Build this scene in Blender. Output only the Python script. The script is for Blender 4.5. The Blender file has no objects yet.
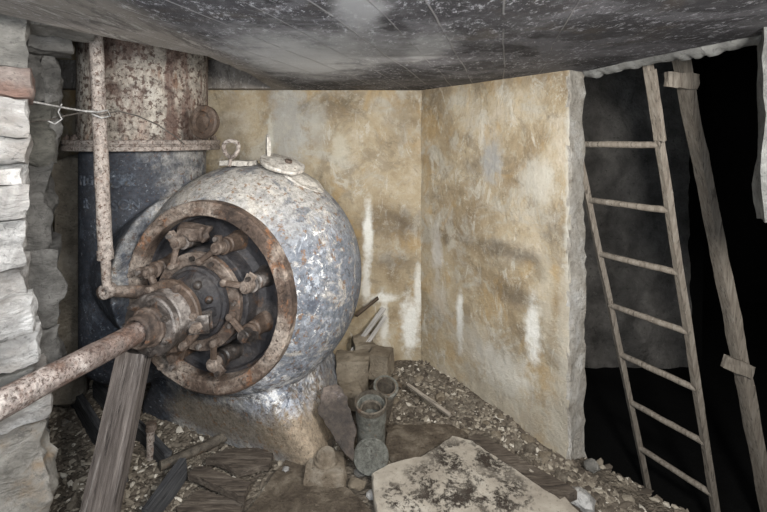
import bpy, bmesh, math, random
from mathutils import Vector, Matrix, noise
S = bpy.context.scene
COL = S.collection
F, CX, HY, EYE = 450.0, 383.5, 139.0, 1.81
# ---------------------------------------------------------------- camera, light, exposure
cam = bpy.data.cameras.new('camera'); co = bpy.data.objects.new('camera', cam); COL.objects.link(co)
co.location = (0, 0, EYE); co.rotation_euler = (math.pi/2, 0, 0)
cam.sensor_width = 36; cam.lens = F/767*36; cam.shift_y = -(256-HY)/767; cam.clip_start = .05
S.camera = co
S.view_settings.view_transform = 'Standard'; S.view_settings.look = 'None'
S.view_settings.exposure = 0.0; S.view_settings.gamma = 1; S.view_settings.use_curve_mapping = False
W = bpy.data.worlds.new('world'); S.world = W; W.use_nodes = True
W.node_tree.nodes['Background'].inputs[0].default_value = (.80, .90, 1.0, 1)
W.node_tree.nodes['Background'].inputs[1].default_value = .15
def area(name, loc, aim, size, power, color=(1, 1, 1), size_y=None):
    l = bpy.data.lights.new(name, 'AREA'); l.energy = power; l.color = color; l.size = size
    if size_y: l.shape = 'RECTANGLE'; l.size_y = size_y
    o = bpy.data.objects.new(name, l); COL.objects.link(o); o.location = loc
    o.rotation_euler = (Vector(aim)-Vector(loc)).to_track_quat('-Z', 'Y').to_euler()
    return o
area('flash_light', (.70, .0, 2.05), (-.3, 3.2, .8), .35, 100, (1, .97, .92))
area('left_fill', (-.22, .15, 1.85), (-1.15, 2.5, .1), .5, 40, (.86, .93, 1.0))  # unseen fill added beside the camera to lift the gravel at left
area('wall_fill', (.15, 1.9, 1.95), (.2, 3.4, .7), .30, 7, (1, .96, .88))  # small unseen fill added between the turbine and the plastered wall

area('recess_fill', (-.95, 1.25, 1.98), (-1.5, 2.7, 0), .30, 7, (1, .97, .93))  # unseen lamp added to brighten the dim gravel in the left recess

# ---------------------------------------------------------------- helpers
def P(px, py, d):
    return Vector(((px-CX)/F*d, d, EYE-(py-HY)/F*d))
def G(px, py, z=0.0):
    d = (EYE-z)*F/(py-HY)
    return Vector(((px-CX)/F*d, d, z))
def fbm(p, o=4):
    return noise.fractal(p, 1.0, 2.0, o)
def link(name, me, mat=None, parent=None, smooth=30):
    o = bpy.data.objects.new(name, me); COL.objects.link(o)
    if mat: me.materials.append(mat)
    if parent: o.parent = parent
    if smooth:
        me.polygons.foreach_set('use_smooth', [True]*len(me.polygons))
        me.set_sharp_from_angle(angle=math.radians(smooth))
    return o
def obj(name, bm, mat=None, parent=None, smooth=30):
    bmesh.ops.recalc_face_normals(bm, faces=bm.faces)
    me = bpy.data.meshes.new(name); bm.to_mesh(me); bm.free()
    return link(name, me, mat, parent, smooth)
def tag(o, label, cat, group=None, kind=None):
    o['label'] = label; o['category'] = cat
    if group: o['group'] = group
    if kind: o['kind'] = kind
    return o
def struct(o):
    o['kind'] = 'structure'; return o
def empty(name, loc=(0, 0, 0), rz=0):
    o = bpy.data.objects.new(name, None); COL.objects.link(o); o.location = loc; o.rotation_euler = (0, 0, rz)
    o.empty_display_size = .1; return o
def frame_from(a, b):
    z = (Vector(b)-Vector(a)).normalized()
    return z.to_track_quat('Z', 'Y').to_matrix().to_4x4()
def tube(bm, a, b, r, r2=None, seg=20, rings=1, rough=0, seed=0):
    """capped round bar from a to b; rough wobbles it"""
    a, b = Vector(a), Vector(b); r2 = r if r2 is None else r2
    M = frame_from(a, b); L = (b-a).length
    rows = []
    for i in range(rings+1):
        t = i/rings; rr = r+(r2-r)*t; row = []
        for k in range(seg):
            an = 2*math.pi*k/seg
            v = M @ Vector((math.cos(an)*rr, math.sin(an)*rr, 0)) + a+(b-a)*t
            if rough: v += noise.noise_vector(v*14+Vector((seed, 0, 0)))*rough
            row.append(bm.verts.new(v))
        rows.append(row)
    for i in range(rings):
        for k in range(seg):
            bm.faces.new((rows[i][k], rows[i][(k+1) % seg], rows[i+1][(k+1) % seg], rows[i+1][k]))
    bm.faces.new(rows[0][::-1]); bm.faces.new(rows[-1])
def lathe(bm, prof, M=Matrix(), seg=48, arc=None):
    """profile of (radius, height) revolved about local Z"""
    rows = []
    for (r, h) in prof:
        rows.append([bm.verts.new(M @ Vector((math.cos(2*math.pi*k/seg)*r, math.sin(2*math.pi*k/seg)*r, h))) for k in range(seg)])
    for i in range(len(rows)-1):
        for k in range(seg):
            bm.faces.new((rows[i][k], rows[i][(k+1) % seg], rows[i+1][(k+1) % seg], rows[i+1][k]))
    return rows
def lathe_solid(bm, prof, M=Matrix(), seg=48):
    rows = lathe(bm, prof, M, seg)
    bm.faces.new(rows[0][::-1]); bm.faces.new(rows[-1])
def ring_solid(bm, prof, M=Matrix(), seg=64):
    lathe(bm, list(prof)+[prof[0]], M, seg)
    bmesh.ops.remove_doubles(bm, verts=bm.verts, dist=1e-6)
def path(bm, pts, r, seg=8):
    pts = [Vector(p) for p in pts]; rows = []
    for i, p in enumerate(pts):
        t = (pts[min(i+1, len(pts)-1)]-pts[max(i-1, 0)]).normalized()
        M = t.to_track_quat('Z', 'Y').to_matrix()
        rows.append([bm.verts.new(p+M @ Vector((math.cos(2*math.pi*k/seg)*r, math.sin(2*math.pi*k/seg)*r, 0))) for k in range(seg)])
    for i in range(len(rows)-1):
        for k in range(seg):
            bm.faces.new((rows[i][k], rows[i][(k+1) % seg], rows[i+1][(k+1) % seg], rows[i+1][k]))
    bm.faces.new(rows[0][::-1]); bm.faces.new(rows[-1])
def box(bm, M, sx, sy, sz, cuts=0, bev=0):
    n0 = set(bm.verts)
    r = bmesh.ops.create_cube(bm, size=1)
    vs = r['verts']
    es = list({e for v in vs for e in v.link_edges})
    if cuts: bmesh.ops.subdivide_edges(bm, edges=es, cuts=cuts, use_grid_fill=True)
    vs = [v for v in bm.verts if v not in n0]
    for v in vs: v.co = M @ Vector((v.co.x*sx, v.co.y*sy, v.co.z*sz))
    if bev:
        es = list({e for v in vs for e in v.link_edges})
        bmesh.ops.bevel(bm, geom=es, offset=bev, segments=2, affect='EDGES', profile=.6)
def bar_matrix(a, b, roll=0):
    a, b = Vector(a), Vector(b)
    return Matrix.Translation((a+b)/2) @ frame_from(a, b) @ Matrix.Rotation(roll, 4, 'Z')
def beam(bm, a, b, w, t, roll=0, cuts=(2, 24), rough=.004, seed=0, w2=None):
    """sawn timber from a to b, width w along local X, thickness t along local Y, worn edges"""
    a, b = Vector(a), Vector(b); M = bar_matrix(a, b, roll); L = (b-a).length; w2 = w2 or w
    nx, nz = cuts
    sec = []
    for i in range(nx+1): sec.append((-.5+i/nx, -.5))
    for i in range(nx+1): sec.append((.5-i/nx, .5))
    rows = []
    for j in range(nz+1):
        tt = j/nz; ww = w+(w2-w)*tt; row = []
        for (u, v) in sec:
            p = Vector((u*ww, v*t, (tt-.5)*L))
            n = noise.noise_vector(Vector((p.x*16+seed, p.y*16, p.z*3)))*rough + noise.noise_vector(Vector((p.x*50+seed, p.y*50, p.z*12)))*rough*.5
            e = 0 if 0 < j < nz else 1
            n.z += e*noise.noise(Vector((p.x*40, p.y*40, seed+3*j)))*rough*4
            row.append(bm.verts.new(M @ (p+n)))
        rows.append(row)
    n = len(sec)
    for j in range(nz):
        for k in range(n): bm.faces.new((rows[j][k], rows[j][(k+1) % n], rows[j+1][(k+1) % n], rows[j+1][k]))
    for row in (rows[0], rows[-1]):
        for k in range(nx):
            bm.faces.new((row[k], row[k+1], row[n-2-k], row[n-1-k]))
def beam_up(bm, a, b, h, t, roll=0, cuts=(2, 6), rough=.004, seed=0):
    """short board from a to b standing on edge, height h, thickness t away from the viewer"""
    a, b = Vector(a), Vector(b); x = (b-a).normalized(); y = Vector((0, 1, 0)); z = x.cross(y).normalized()
    M = Matrix((x, y, z)).transposed().to_4x4(); M.translation = (a+b)/2; n0 = set(bm.verts)
    box(bm, M, (b-a).length, t, h, 6)
    for v in [v for v in bm.verts if v not in n0]: v.co += noise.noise_vector(v.co*24)*rough*1.6
def ragged(poly, step=.03, amp=.008, seed=0):
    """walk a polygon and roughen its outline"""
    out = []; n = len(poly)
    for i in range(n):
        a, b = Vector(poly[i]), Vector(poly[(i+1) % n]); L = (b-a).length; m = max(1, int(L/step))
        d = (b-a).normalized(); nn = Vector((-d.y, d.x))
        for k in range(m):
            p = a+(b-a)*k/m
            out.append(p+nn*(noise.noise(Vector((p.x*22+seed, p.y*22, 0)))*amp*1.5+noise.noise(Vector((p.x*60+seed, p.y*60, 4)))*amp))
    return out
def slab(bm, poly, z0, th, M=Matrix(), amp=.008, bump=.004, seed=0, step=.03, tilt=(0, 0)):
    """thin irregular plate with a chipped edge and an uneven top"""
    pts = ragged([Vector(p[:2]) for p in poly], step, amp, seed)
    c = sum(pts, Vector((0, 0)))/len(pts)
    def zt(p): return z0+th+noise.noise(Vector((p.x*7+seed, p.y*7, 0)))*bump*2+noise.noise(Vector((p.x*28+seed, p.y*28, 0)))*bump+tilt[0]*(p.x-c.x)+tilt[1]*(p.y-c.y)
    fr = (1.0, .985, .9, .75, .6, .45, .3, .15)
    rings = [[bm.verts.new(M @ Vector((p.x, p.y, zt(p)-th))) for p in pts]]
    for i, f in enumerate(fr):
        row = []
        for p in pts:
            q = c+(p-c)*f
            row.append(bm.verts.new(M @ Vector((q.x, q.y, zt(q)-(th*.18 if i == 0 else 0)))))
        rings.append(row)
    n = len(pts)
    for a, b in zip(rings, rings[1:]):
        for k in range(n): bm.faces.new((a[k], a[(k+1) % n], b[(k+1) % n], b[k]))
    cv = bm.verts.new(M @ Vector((c.x, c.y, zt(c))))
    for k in range(n): bm.faces.new((rings[-1][k], rings[-1][(k+1) % n], cv))
    bm.faces.new(rings[0][::-1])
def rock(bm, c, size, seed=0, sub=8, rnd=.28, rough=.05, rot=None, flat=0.0):
    """quarried stone: a box worn round at the corners, with facets and pits"""
    c = Vector(c); sx, sy, sz = size; off = Vector((seed*3.7, seed*1.3, seed*2.1)); n0 = set(bm.verts)
    r = bmesh.ops.create_cube(bm, size=2)
    es = list({e for v in r['verts'] for e in v.link_edges})
    bmesh.ops.subdivide_edges(bm, edges=es, cuts=sub, use_grid_fill=True)
    R = rot.to_matrix() if rot else Matrix.Identity(3)
    ms = min(size)
    for v in [v for v in bm.verts if v not in n0]:
        p = v.co.copy(); s = p.normalized()*1.15; q = p.lerp(s, rnd)
        w = Vector((q.x*sx/2, q.y*sy/2, q.z*sz/2))
        k = (w+off)
        n = p.normalized()
        d = fbm(k*5, 3)*rough*1.1 + abs(noise.noise(k*11))*rough*-.7 + noise.noise(k*28)*rough*.25
        cell = noise.cell_vector(k*6)
        w += n*d + (Vector(cell)-Vector((.5, .5, .5)))*rough*.18
        v.co = c + R @ w

# ---------------------------------------------------------------- materials
class NT:
    def __init__(s, name, rough=.8, spec=.3, metal=0):
        s.m = bpy.data.materials.new(name); s.m.use_nodes = True; s.t = s.m.node_tree
        s.b = s.t.nodes['Principled BSDF']; s.b.inputs['Roughness'].default_value = rough
        s.b.inputs['Specular IOR Level'].default_value = spec; s.b.inputs['Metallic'].default_value = metal
        s.tc = s.n('ShaderNodeTexCoord'); s.co = s.tc.outputs['Object']
        s.c = None; s.h = None
    def n(s, k, **kw):
        nd = s.t.nodes.new(k)
        for a, b in kw.items(): setattr(nd, a, b)
        return nd
    def l(s, a, b): s.t.links.new(a, b)
    def math(s, op, a, b=None, c=None, clamp=False):
        nd = s.n('ShaderNodeMath', operation=op, use_clamp=clamp)
        for i, v in enumerate((a, b, c)):
            if v is None: continue
            if isinstance(v, (int, float)): nd.inputs[i].default_value = v
            else: s.l(v, nd.inputs[i])
        return nd.outputs[0]
    def vrandom(s):
        oi = s.n('ShaderNodeObjectInfo'); v = s.n('ShaderNodeVectorMath', operation='SCALE')
        v.inputs[0].default_value = (13, 7, 9); s.l(oi.outputs['Random'], v.inputs['Scale'])
        a = s.n('ShaderNodeVectorMath', operation='ADD'); s.l(s.co, a.inputs[0]); s.l(v.outputs[0], a.inputs[1])
        s.co = a.outputs[0]; return oi.outputs['Random']
    def scaled(s, vec, rot=(0, 0, 0), loc=(0, 0, 0)):
        mp = s.n('ShaderNodeMapping'); mp.inputs['Scale'].default_value = vec; mp.inputs['Rotation'].default_value = rot; mp.inputs['Location'].default_value = loc
        s.l(s.co, mp.inputs[0]); return mp.outputs[0]
    def noise(s, scale, det=6, rough=.6, dist=0, vec=(1, 1, 1), loc=(0, 0, 0)):
        t = s.n('ShaderNodeTexNoise'); t.inputs['Scale'].default_value = scale; t.inputs['Detail'].default_value = det
        t.inputs['Roughness'].default_value = rough; t.inputs['Distortion'].default_value = dist
        s.l(s.scaled(vec, loc=loc), t.inputs['Vector']); return t.outputs['Fac']
    def vor(s, scale, feature='F1', vec=(1, 1, 1), out='Distance'):
        t = s.n('ShaderNodeTexVoronoi', feature=feature); t.inputs['Scale'].default_value = scale
        s.l(s.scaled(vec), t.inputs['Vector']); return t.outputs[out]
    def step(s, v, lo, hi):
        mr = s.n('ShaderNodeMapRange', interpolation_type='SMOOTHSTEP'); s.l(v, mr.inputs[0])
        mr.inputs[1].default_value = min(lo, hi); mr.inputs[2].default_value = max(lo, hi)
        if lo > hi: mr.inputs[3].default_value = 1; mr.inputs[4].default_value = 0
        return mr.outputs[0]
    def base(s, col): s.c = col; return s
    def mix(s, fac, col):
        mx = s.n('ShaderNodeMix', data_type='RGBA')
        if isinstance(fac, (int, float)): mx.inputs[0].default_value = fac
        else: s.l(fac, mx.inputs[0])
        for i, c in ((6, s.c), (7, col)):
            if isinstance(c, tuple): mx.inputs[i].default_value = (*c[:3], 1)
            else: s.l(c, mx.inputs[i])
        s.c = mx.outputs[2]; return s
    def ramp(s, v, stops):
        r = s.n('ShaderNodeValToRGB'); s.l(v, r.inputs[0]); e = r.color_ramp.elements
        while len(e) < len(stops): e.new(.5)
        for k, (p, c) in enumerate(stops): e[k].position = p; e[k].color = (*c, 1)
        s.c = r.outputs[0]; return s
    def blob(s, c, r, soft=.5, ns=6, na=.6):
        """1 inside a noisy ellipsoid, object coordinates"""
        mp = s.n('ShaderNodeVectorMath', operation='SUBTRACT'); s.l(s.co, mp.inputs[0]); mp.inputs[1].default_value = c
        dv = s.n('ShaderNodeVectorMath', operation='DIVIDE'); s.l(mp.outputs[0], dv.inputs[0]); dv.inputs[1].default_value = r
        ln = s.n('ShaderNodeVectorMath', operation='LENGTH'); s.l(dv.outputs[0], ln.inputs[0])
        if not hasattr(s, '_bn') or s._bk != ns: s._bn = s.noise(ns, 5, .65); s._bk = ns
        v = s.math('ADD', ln.outputs['Value'], s.math('MULTIPLY', s.math('SUBTRACT', s._bn, .5), na*2))
        return s.step(v, 1.0+soft*.5, 1.0-soft*.5)
    def mul(s, a, b): return s.math('MULTIPLY', a, b)
    def mx(s, a, b): return s.math('MAXIMUM', a, b)
    def height(s, v, k=1.0):
        v = s.math('MULTIPLY', v, k); s.h = v if s.h is None else s.math('ADD', s.h, v); return s
    def done(s, strength=.6, dist=.02, rough=None):
        if isinstance(s.c, tuple): s.b.inputs['Base Color'].default_value = (*s.c[:3], 1)
        else: s.l(s.c, s.b.inputs['Base Color'])
        if s.h is not None:
            b = s.n('ShaderNodeBump'); b.inputs['Strength'].default_value = strength; b.inputs['Distance'].default_value = dist
            s.l(s.h, b.inputs['Height']); s.l(b.outputs[0], s.b.inputs['Normal'])
        if rough is not None: s.l(rough, s.b.inputs['Roughness'])
        return s.m

def px_back(px, py, y=3.6):
    p = P(px, py, y); return (p.x, p.y, p.z)
WC = Vector((.30, 3.6)); WD = Vector((.721, -1)).normalized(); WN = Vector((.811, .585))
def on_right(px, py):
    k = (px-CX)/F; t = (k*WC.y-WC.x)/(WD.x-k*WD.y); q = WC+WD*t
    return (q.x, q.y, EYE-(py-HY)/F*q.y)

def plaster(name, blobs, dark, extra=None):
    m = NT(name, .85, .25)
    m.ramp(m.noise(1.7, 8, .62, .4), [(.30, (.17, .125, .08)), (.44, (.32, .25, .16)), (.55, (.43, .355, .245)), (.68, (.55, .49, .40))])
    m.mix(m.mul(m.step(m.noise(3.1, 7, .7, .6, loc=(4, 2, 1)), .50, .64), .75), (.45, .42, .36))
    m.mix(m.mul(m.step(m.noise(2.3, 9, .78, 1.2, loc=(14, 2, 6)), .52, .60), .45), (.20, .165, .12))
    m.mix(m.mul(m.step(m.noise(3.5, 9, .8, 1.5, vec=(1.6, 1.6, .6), loc=(4, 12, 6)), .55, .61), .6), (.60, .57, .50))
    m.mix(m.mul(m.step(m.noise(4.0, 6, .6, 1.2, vec=(1, 1, .8), loc=(9, 1, 0)), .54, .66), .45), (.42, .28, .12))
    m.mix(m.mul(m.step(m.noise(6, 9, .75, .3, loc=(1, 7, 3)), .54, .70), .6), (.14, .115, .08))
    m.mix(m.mul(m.step(m.noise(34, 4, .7), .52, .75), .3), (.17, .13, .08))
    m.mix(m.mul(m.step(m.noise(55, 3, .6, loc=(3, 3, 3)), .58, .75), .35), (.62, .57, .46))
    for (c, r, k) in dark: m.mix(m.mul(m.blob(c, tuple(x*1.1 for x in r), 1.6, 14, 1.0), k*.8), (.12, .095, .07))
    for (c, r, k, col) in blobs: m.mix(m.mul(m.blob(c, tuple(x*1.05 for x in r), 1.1, 14, 1.0), k), col)
    if extra: extra(m)
    m.mix(m.mul(m.step(m.noise(14, 8, .8, .4, loc=(6, 6, 6)), .52, .62), .4), (.50, .46, .37))
    m.height(m.noise(5, 6, .6), 1.0).height(m.noise(22, 8, .78), .55).height(m.noise(160, 3, .7), .10)
    return m.done(.8, .03)
white = (.80, .79, .74); grey = (.42, .42, .40)
M_back = plaster('ochre_plaster', [
    (px_back(368, 238), (.035, .4, .26), 1, white), (px_back(366, 285), (.03, .4, .14), .8, white),
    (px_back(410, 325), (.07, .4, .20), .95, white), (px_back(418, 290), (.03, .4, .16), .8, white),
    (px_back(384, 298), (.10, .4, .03), .8, white), (px_back(384, 320), (.03, .4, .16), .7, white),
    (px_back(288, 125), (.14, .4, .36), .7, grey), (px_back(318, 130), (.08, .4, .18), .5, (.45, .44, .40)),
    (px_back(340, 150), (.06, .4, .14), .6, (.58, .55, .46)), (px_back(270, 140), (.02, .4, .16), .7, (.6, .58, .5))],
    [(px_back(392, 222), (.22, .4, .10), .75), (px_back(395, 262), (.16, .4, .05), .6), (px_back(230, 150), (.10, .4, .35), .6), (px_back(330, 108), (.22, .4, .07), .55), (px_back(400, 120), (.1, .4, .16), .4)])
M_right = plaster('ochre_plaster_right', [
    (on_right(460, 322), (.03, .03, .18), 1, white), (on_right(533, 330), (.05, .05, .17), .95, white),
    (on_right(545, 300), (.05, .05, .2), .5, (.6, .55, .45)), (on_right(505, 372), (.20, .20, .12), .8, (.62, .60, .54)),
    (on_right(437, 250), (.05, .05, .16), .7, (.6, .58, .55)), (on_right(540, 180), (.10, .10, .12), .7, (.58, .56, .5)),
    (on_right(492, 160), (.08, .08, .13), .6, (.38, .40, .42)), (on_right(572, 200), (.035, .035, .8), .75, (.60, .59, .54)),
    (on_right(566, 330), (.05, .05, .4), .4, (.6, .57, .5)), (on_right(440, 300), (.09, .09, .12), .5, (.55, .52, .47)),
    (on_right(500, 400), (.4, .4, .14), .6, (.42, .39, .33)), (on_right(562, 420), (.10, .10, .25), .7, (.44, .41, .35)), (on_right(475, 345), (.25, .25, .14), .5, (.46, .43, .38))],
    [(on_right(505, 250), (.22, .22, .045), .9), (on_right(520, 298), (.17, .17, .05), .9), (on_right(560, 235), (.08, .08, .06), .6), (on_right(475, 165), (.10, .10, .05), .6),
     (on_right(500, 80), (.5, .5, .06), .35)])
def M_conc(name, c0, c1, c2, spots=(.1, .09, .08), sc=4, hb=1.0):
    m = NT(name, .9, .2); m.vrandom()
    m.ramp(m.noise(sc, 8, .65, .3), [(.30, c0), (.5, c1), (.68, c2)])
    m.mix(m.mul(m.step(m.noise(sc*7, 6, .75), .55, .68), .7), spots)
    m.mix(m.mul(m.step(m.noise(sc*12, 5, .7, loc=(5, 5, 5)), .6, .7), .4), tuple(min(1, x*1.5) for x in c2))
    m.height(m.noise(sc*2.5, 7, .7), hb).height(m.noise(sc*9, 8, .8), .7)
    return m.done(1.0, .03)
M_pier = M_conc('pale_concrete', (.34, .30, .25), (.58, .54, .48), (.80, .78, .74), (.20, .17, .14), 9, 1.8)
M_lip = M_conc('rough_grey_concrete', (.16, .16, .15), (.30, .30, .29), (.48, .48, .46), (.08, .08, .08), 6)
M_block = M_conc('tan_concrete', (.14, .11, .08), (.24, .20, .15), (.36, .31, .24), (.10, .08, .06), 5, .6)
M_brblock2 = M_conc('brown_rock', (.10, .085, .065), (.20, .175, .14), (.31, .28, .235), (.05, .04, .035), 6, 1.6)
M_brblock = M_conc('damp_brown_concrete', (.13, .10, .07), (.27, .22, .165), (.44, .39, .32), (.05, .035, .025), 9, .7)
M_slab = M_conc('brown_stone_slab', (.065, .05, .038), (.15, .12, .09), (.29, .245, .19), (.04, .03, .022), 9, 1.2)
M_rockwall = M_conc('dark_rock_wall', (.05, .045, .04), (.10, .095, .085), (.17, .16, .14), (.025, .022, .02), 4, 1.4)
M_pit = M_conc('dark_pit_rock', (.15, .145, .135), (.27, .255, .24), (.40, .38, .35), (.08, .08, .075), 4, 1.4)
M_black = M_conc('pit_shade_black', (.003, .003, .003), (.004, .004, .004), (.006, .006, .006), (.002, .002, .002), 4, 1.0)  # near-black so lamps cannot reach: the pit's darkness is put into the colour

def M_stone(name, c0, c1, c2, ochre=.0, ol=(.33, .225, .13)):
    m = NT(name, .85, .25); m.vrandom()
    m.ramp(m.noise(5, 9, .65, .6), [(.32, c0), (.5, c1), (.66, c2)])
    if ochre: m.mix(m.mul(m.step(m.noise(3.2, 5, .6, loc=(2, 8, 1)), .5, .62), ochre), ol)
    m.mix(m.mul(m.step(m.noise(15, 8, .78, 1.5), .55, .64), .65), tuple(x*.28 for x in c1))
    m.mix(m.mul(m.step(m.noise(60, 4, .6), .58, .7), .5), tuple(x*.4 for x in c1))
    m.mix(m.mul(m.step(m.noise(6, 9, .8, .6, vec=(1, 1, 2.6), loc=(5, 2, 2)), .50, .60), .5), tuple(x*.55 for x in c1))
    m.height(m.noise(9, 9, .72, .8, vec=(1, 1, 2)), 1.4).height(m.noise(28, 9, .82, .4), .9).height(m.vor(9, vec=(1, 1, 1.6)), .5)
    return m.done(.9, .035)
M_pale = M_stone('pale_limestone', (.24, .225, .21), (.44, .425, .41), (.76, .75, .735), .12)
M_mid = M_stone('grey_limestone', (.14, .135, .125), (.25, .24, .22), (.38, .36, .33))
M_rec = M_stone('shade_darkened_stone', (.06, .057, .054), (.15, .143, .133), (.27, .26, .245))  # grey limestone made darker: shade of the recess put into the colour
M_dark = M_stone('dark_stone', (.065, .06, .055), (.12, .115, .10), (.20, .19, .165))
M_red = M_stone('reddish_stone', (.16, .13, .12), (.25, .20, .18), (.36, .31, .28), .5, (.25, .12, .08))
M_boul = M_stone('ochre_stained_limestone', (.20, .185, .16), (.38, .355, .32), (.52, .49, .45), .85)

# ceiling : dark concrete with board lines and lime bloom
def ceiling_mat():
    m = NT('sooty_board_marked_concrete', .75, .35)
    m.ramp(m.noise(2.2, 9, .68, .5), [(.34, (.022, .021, .025)), (.5, (.055, .053, .060)), (.64, (.14, .136, .145))])
    m.mix(m.mul(m.step(m.noise(2.0, 6, .7, .8, loc=(1, 6, 0)), .48, .58), .5), (.22, .215, .235))
    m.mix(m.mul(m.step(m.noise(42, 8, .85, .2, vec=(1, .5, 1)), .53, .62), m.step(m.noise(3.5, 5, .7, loc=(3, 3, 0)), .34, .55)), (.56, .56, .60))
    m.mix(m.mul(m.step(m.noise(12, 8, .75, .6, vec=(1, .4, 1), loc=(4, 0, 0)), .55, .68), .5), (.02, .019, .018))
    m.mix(m.mul(m.step(m.noise(2.8, 6, .6, .8, loc=(8, 1, 0)), .56, .7), .4), (.10, .075, .05))
    def cp(px, py):
        d = (2.2-EYE)*F/(HY-py); return ((px-CX)/F*d, d, 2.2)
    m.mix(m.mul(m.blob(cp(300, 62), (.26, .55, .3), 1.2, 5, .9), .8), (.66, .66, .66))
    m.mix(m.mul(m.blob(cp(340, 52), (.32, .35, .3), 1.2, 5, .9), .5), (.5, .5, .5))
    m.mix(m.mul(m.blob(cp(360, 10), (.07, .25, .3), 1.0, 8, .9), .6), (.55, .55, .56))
    m.mix(m.mul(m.blob(cp(430, 48), (.09, .3, .3), 1.0, 8, .9), .5), (.6, .6, .6))
    m.mix(m.mul(m.blob(cp(440, 82), (.7, .16, .3), 1.0, 8, .6), .45), (.09, .085, .08))
    # board joints run along a direction turned about 17 degrees from straight ahead
    se = m.n('ShaderNodeSeparateXYZ'); m.l(m.co, se.inputs[0])
    u = m.math('SUBTRACT', se.outputs[0], m.math('MULTIPLY', se.outputs[1], .27))
    u = m.math('ADD', u, m.math('MULTIPLY', m.noise(1.5, 3, .5), .05))
    lines = None
    for (u0, w) in ((-1.50, .008), (-1.33, .010), (-1.12, .007), (-.93, .010), (-.72, .007), (-.53, .010), (-.36, .007), (-.20, .009), (.02, .008), (.23, .006)):
        d = m.math('ABSOLUTE', m.math('SUBTRACT', u, u0)); s_ = m.step(d, w*.65, w*.2)
        lines = s_ if lines is None else m.mx(lines, s_)
    brk = m.step(m.noise(4, 4, .6, loc=(2, 2, 2)), .36, .5)
    ln = m.mul(lines, brk)
    m.mix(m.mul(ln, .7), (.38, .37, .37))
    # the cast edge along the pipe opening is cleaner
    e = m.math('SUBTRACT', se.outputs[0], m.math('MULTIPLY', se.outputs[1], .02))
    m.mix(m.mul(m.step(e, -.70, -.86), .62), (.36, .32, .275))
    m.mix(m.mul(m.step(m.noise(5, 9, .8, .6, vec=(2.2, .35, 1), loc=(4, 9, 2)), .50, .60), m.mul(m.step(e, -.62, -.80), .7)), (.085, .075, .07))
    m.mix(m.mul(m.step(m.noise(9, 9, .8, .3, vec=(2, .4, 1), loc=(1, 2, 2)), .55, .62), m.mul(m.step(e, -.62, -.80), .6)), (.52, .49, .45))
    m.height(m.noise(7, 8, .7), 1.2).height(m.noise(45, 8, .85, vec=(1, .5, 1)), .9).height(ln, .8)
    return m.done(.8, .02)
M_ceil = ceiling_mat()

def ground_mat():
    m = NT('gravelly_dirt', .95, .2)
    m.ramp(m.noise(5, 9, .7), [(.3, (.06, .05, .04)), (.5, (.15, .125, .098)), (.66, (.29, .25, .195))])
    m.mix(m.mul(m.step(m.vor(38, out='Distance'), .30, .12), .55), (.33, .29, .24))
    m.mix(m.mul(m.step(m.noise(22, 6, .7), .56, .66), .6), (.05, .042, .035))
    m.height(m.vor(38), -1).height(m.noise(30, 7, .8), 1).height(m.vor(90), -.5)
    return m.done(1, .02)
M_ground = ground_mat()
def gravel_mat(name, cols):
    m = NT(name, .9, .25); g = m.n('ShaderNodeNewGeometry')
    m.ramp(g.outputs['Random Per Island'], cols)
    m.mix(m.mul(m.step(m.noise(60, 5, .7), .52, .65), .45), (.07, .06, .05))
    m.height(m.noise(120, 5, .7), 1); return m.done(.6, .004)
M_chip = M_conc('broken_stone', (.11, .09, .07), (.20, .17, .135), (.36, .32, .26), (.06, .05, .04), 14, .8)
M_gravel = gravel_mat('gravel', [(0, (.06, .048, .038)), (.4, (.13, .108, .085)), (.75, (.22, .19, .15)), (.93, (.36, .32, .26)), (1, (.58, .54, .47))])

def metal(name, base, rust, specks, sc=9, thr=.5, rough=.62, streak=(1, 1, 1), spec_s=70, sthr=.60, extra=None, spk=.85, bd=.010, gs=1.0):
    m = NT(name, rough, .4)
    m.ramp(m.noise(sc*.35, 7, .65, .5, vec=streak), base)
    m.mix(m.mul(m.step(m.noise(sc, 8, .72, .4, vec=streak, loc=(3, 1, 2)), thr, thr+.1), .85), rust)
    if extra: extra(m)
    m.mix(m.mul(m.step(m.noise(spec_s, 5, .65), sthr, sthr+.06), spk), specks)
    g = m.noise(spec_s*.55, 9, .8, .3, loc=(2, 2, 7))
    mm = m.n('ShaderNodeMix', data_type='RGBA', blend_type='MULTIPLY'); mm.inputs[0].default_value = gs
    rp = m.n('ShaderNodeValToRGB'); m.l(g, rp.inputs[0]); e = rp.color_ramp.elements; e[0].position = .36; e[0].color = (.38, .36, .35, 1); e[1].position = .60; e[1].color = (1.25, 1.22, 1.2, 1)
    m.l(m.c, mm.inputs[6]) if not isinstance(m.c, tuple) else None; m.l(rp.outputs[0], mm.inputs[7]); m.c = mm.outputs[2]
    m.height(m.noise(sc*2, 7, .7), .8).height(g, .9)
    return m.done(.8, bd)
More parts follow.
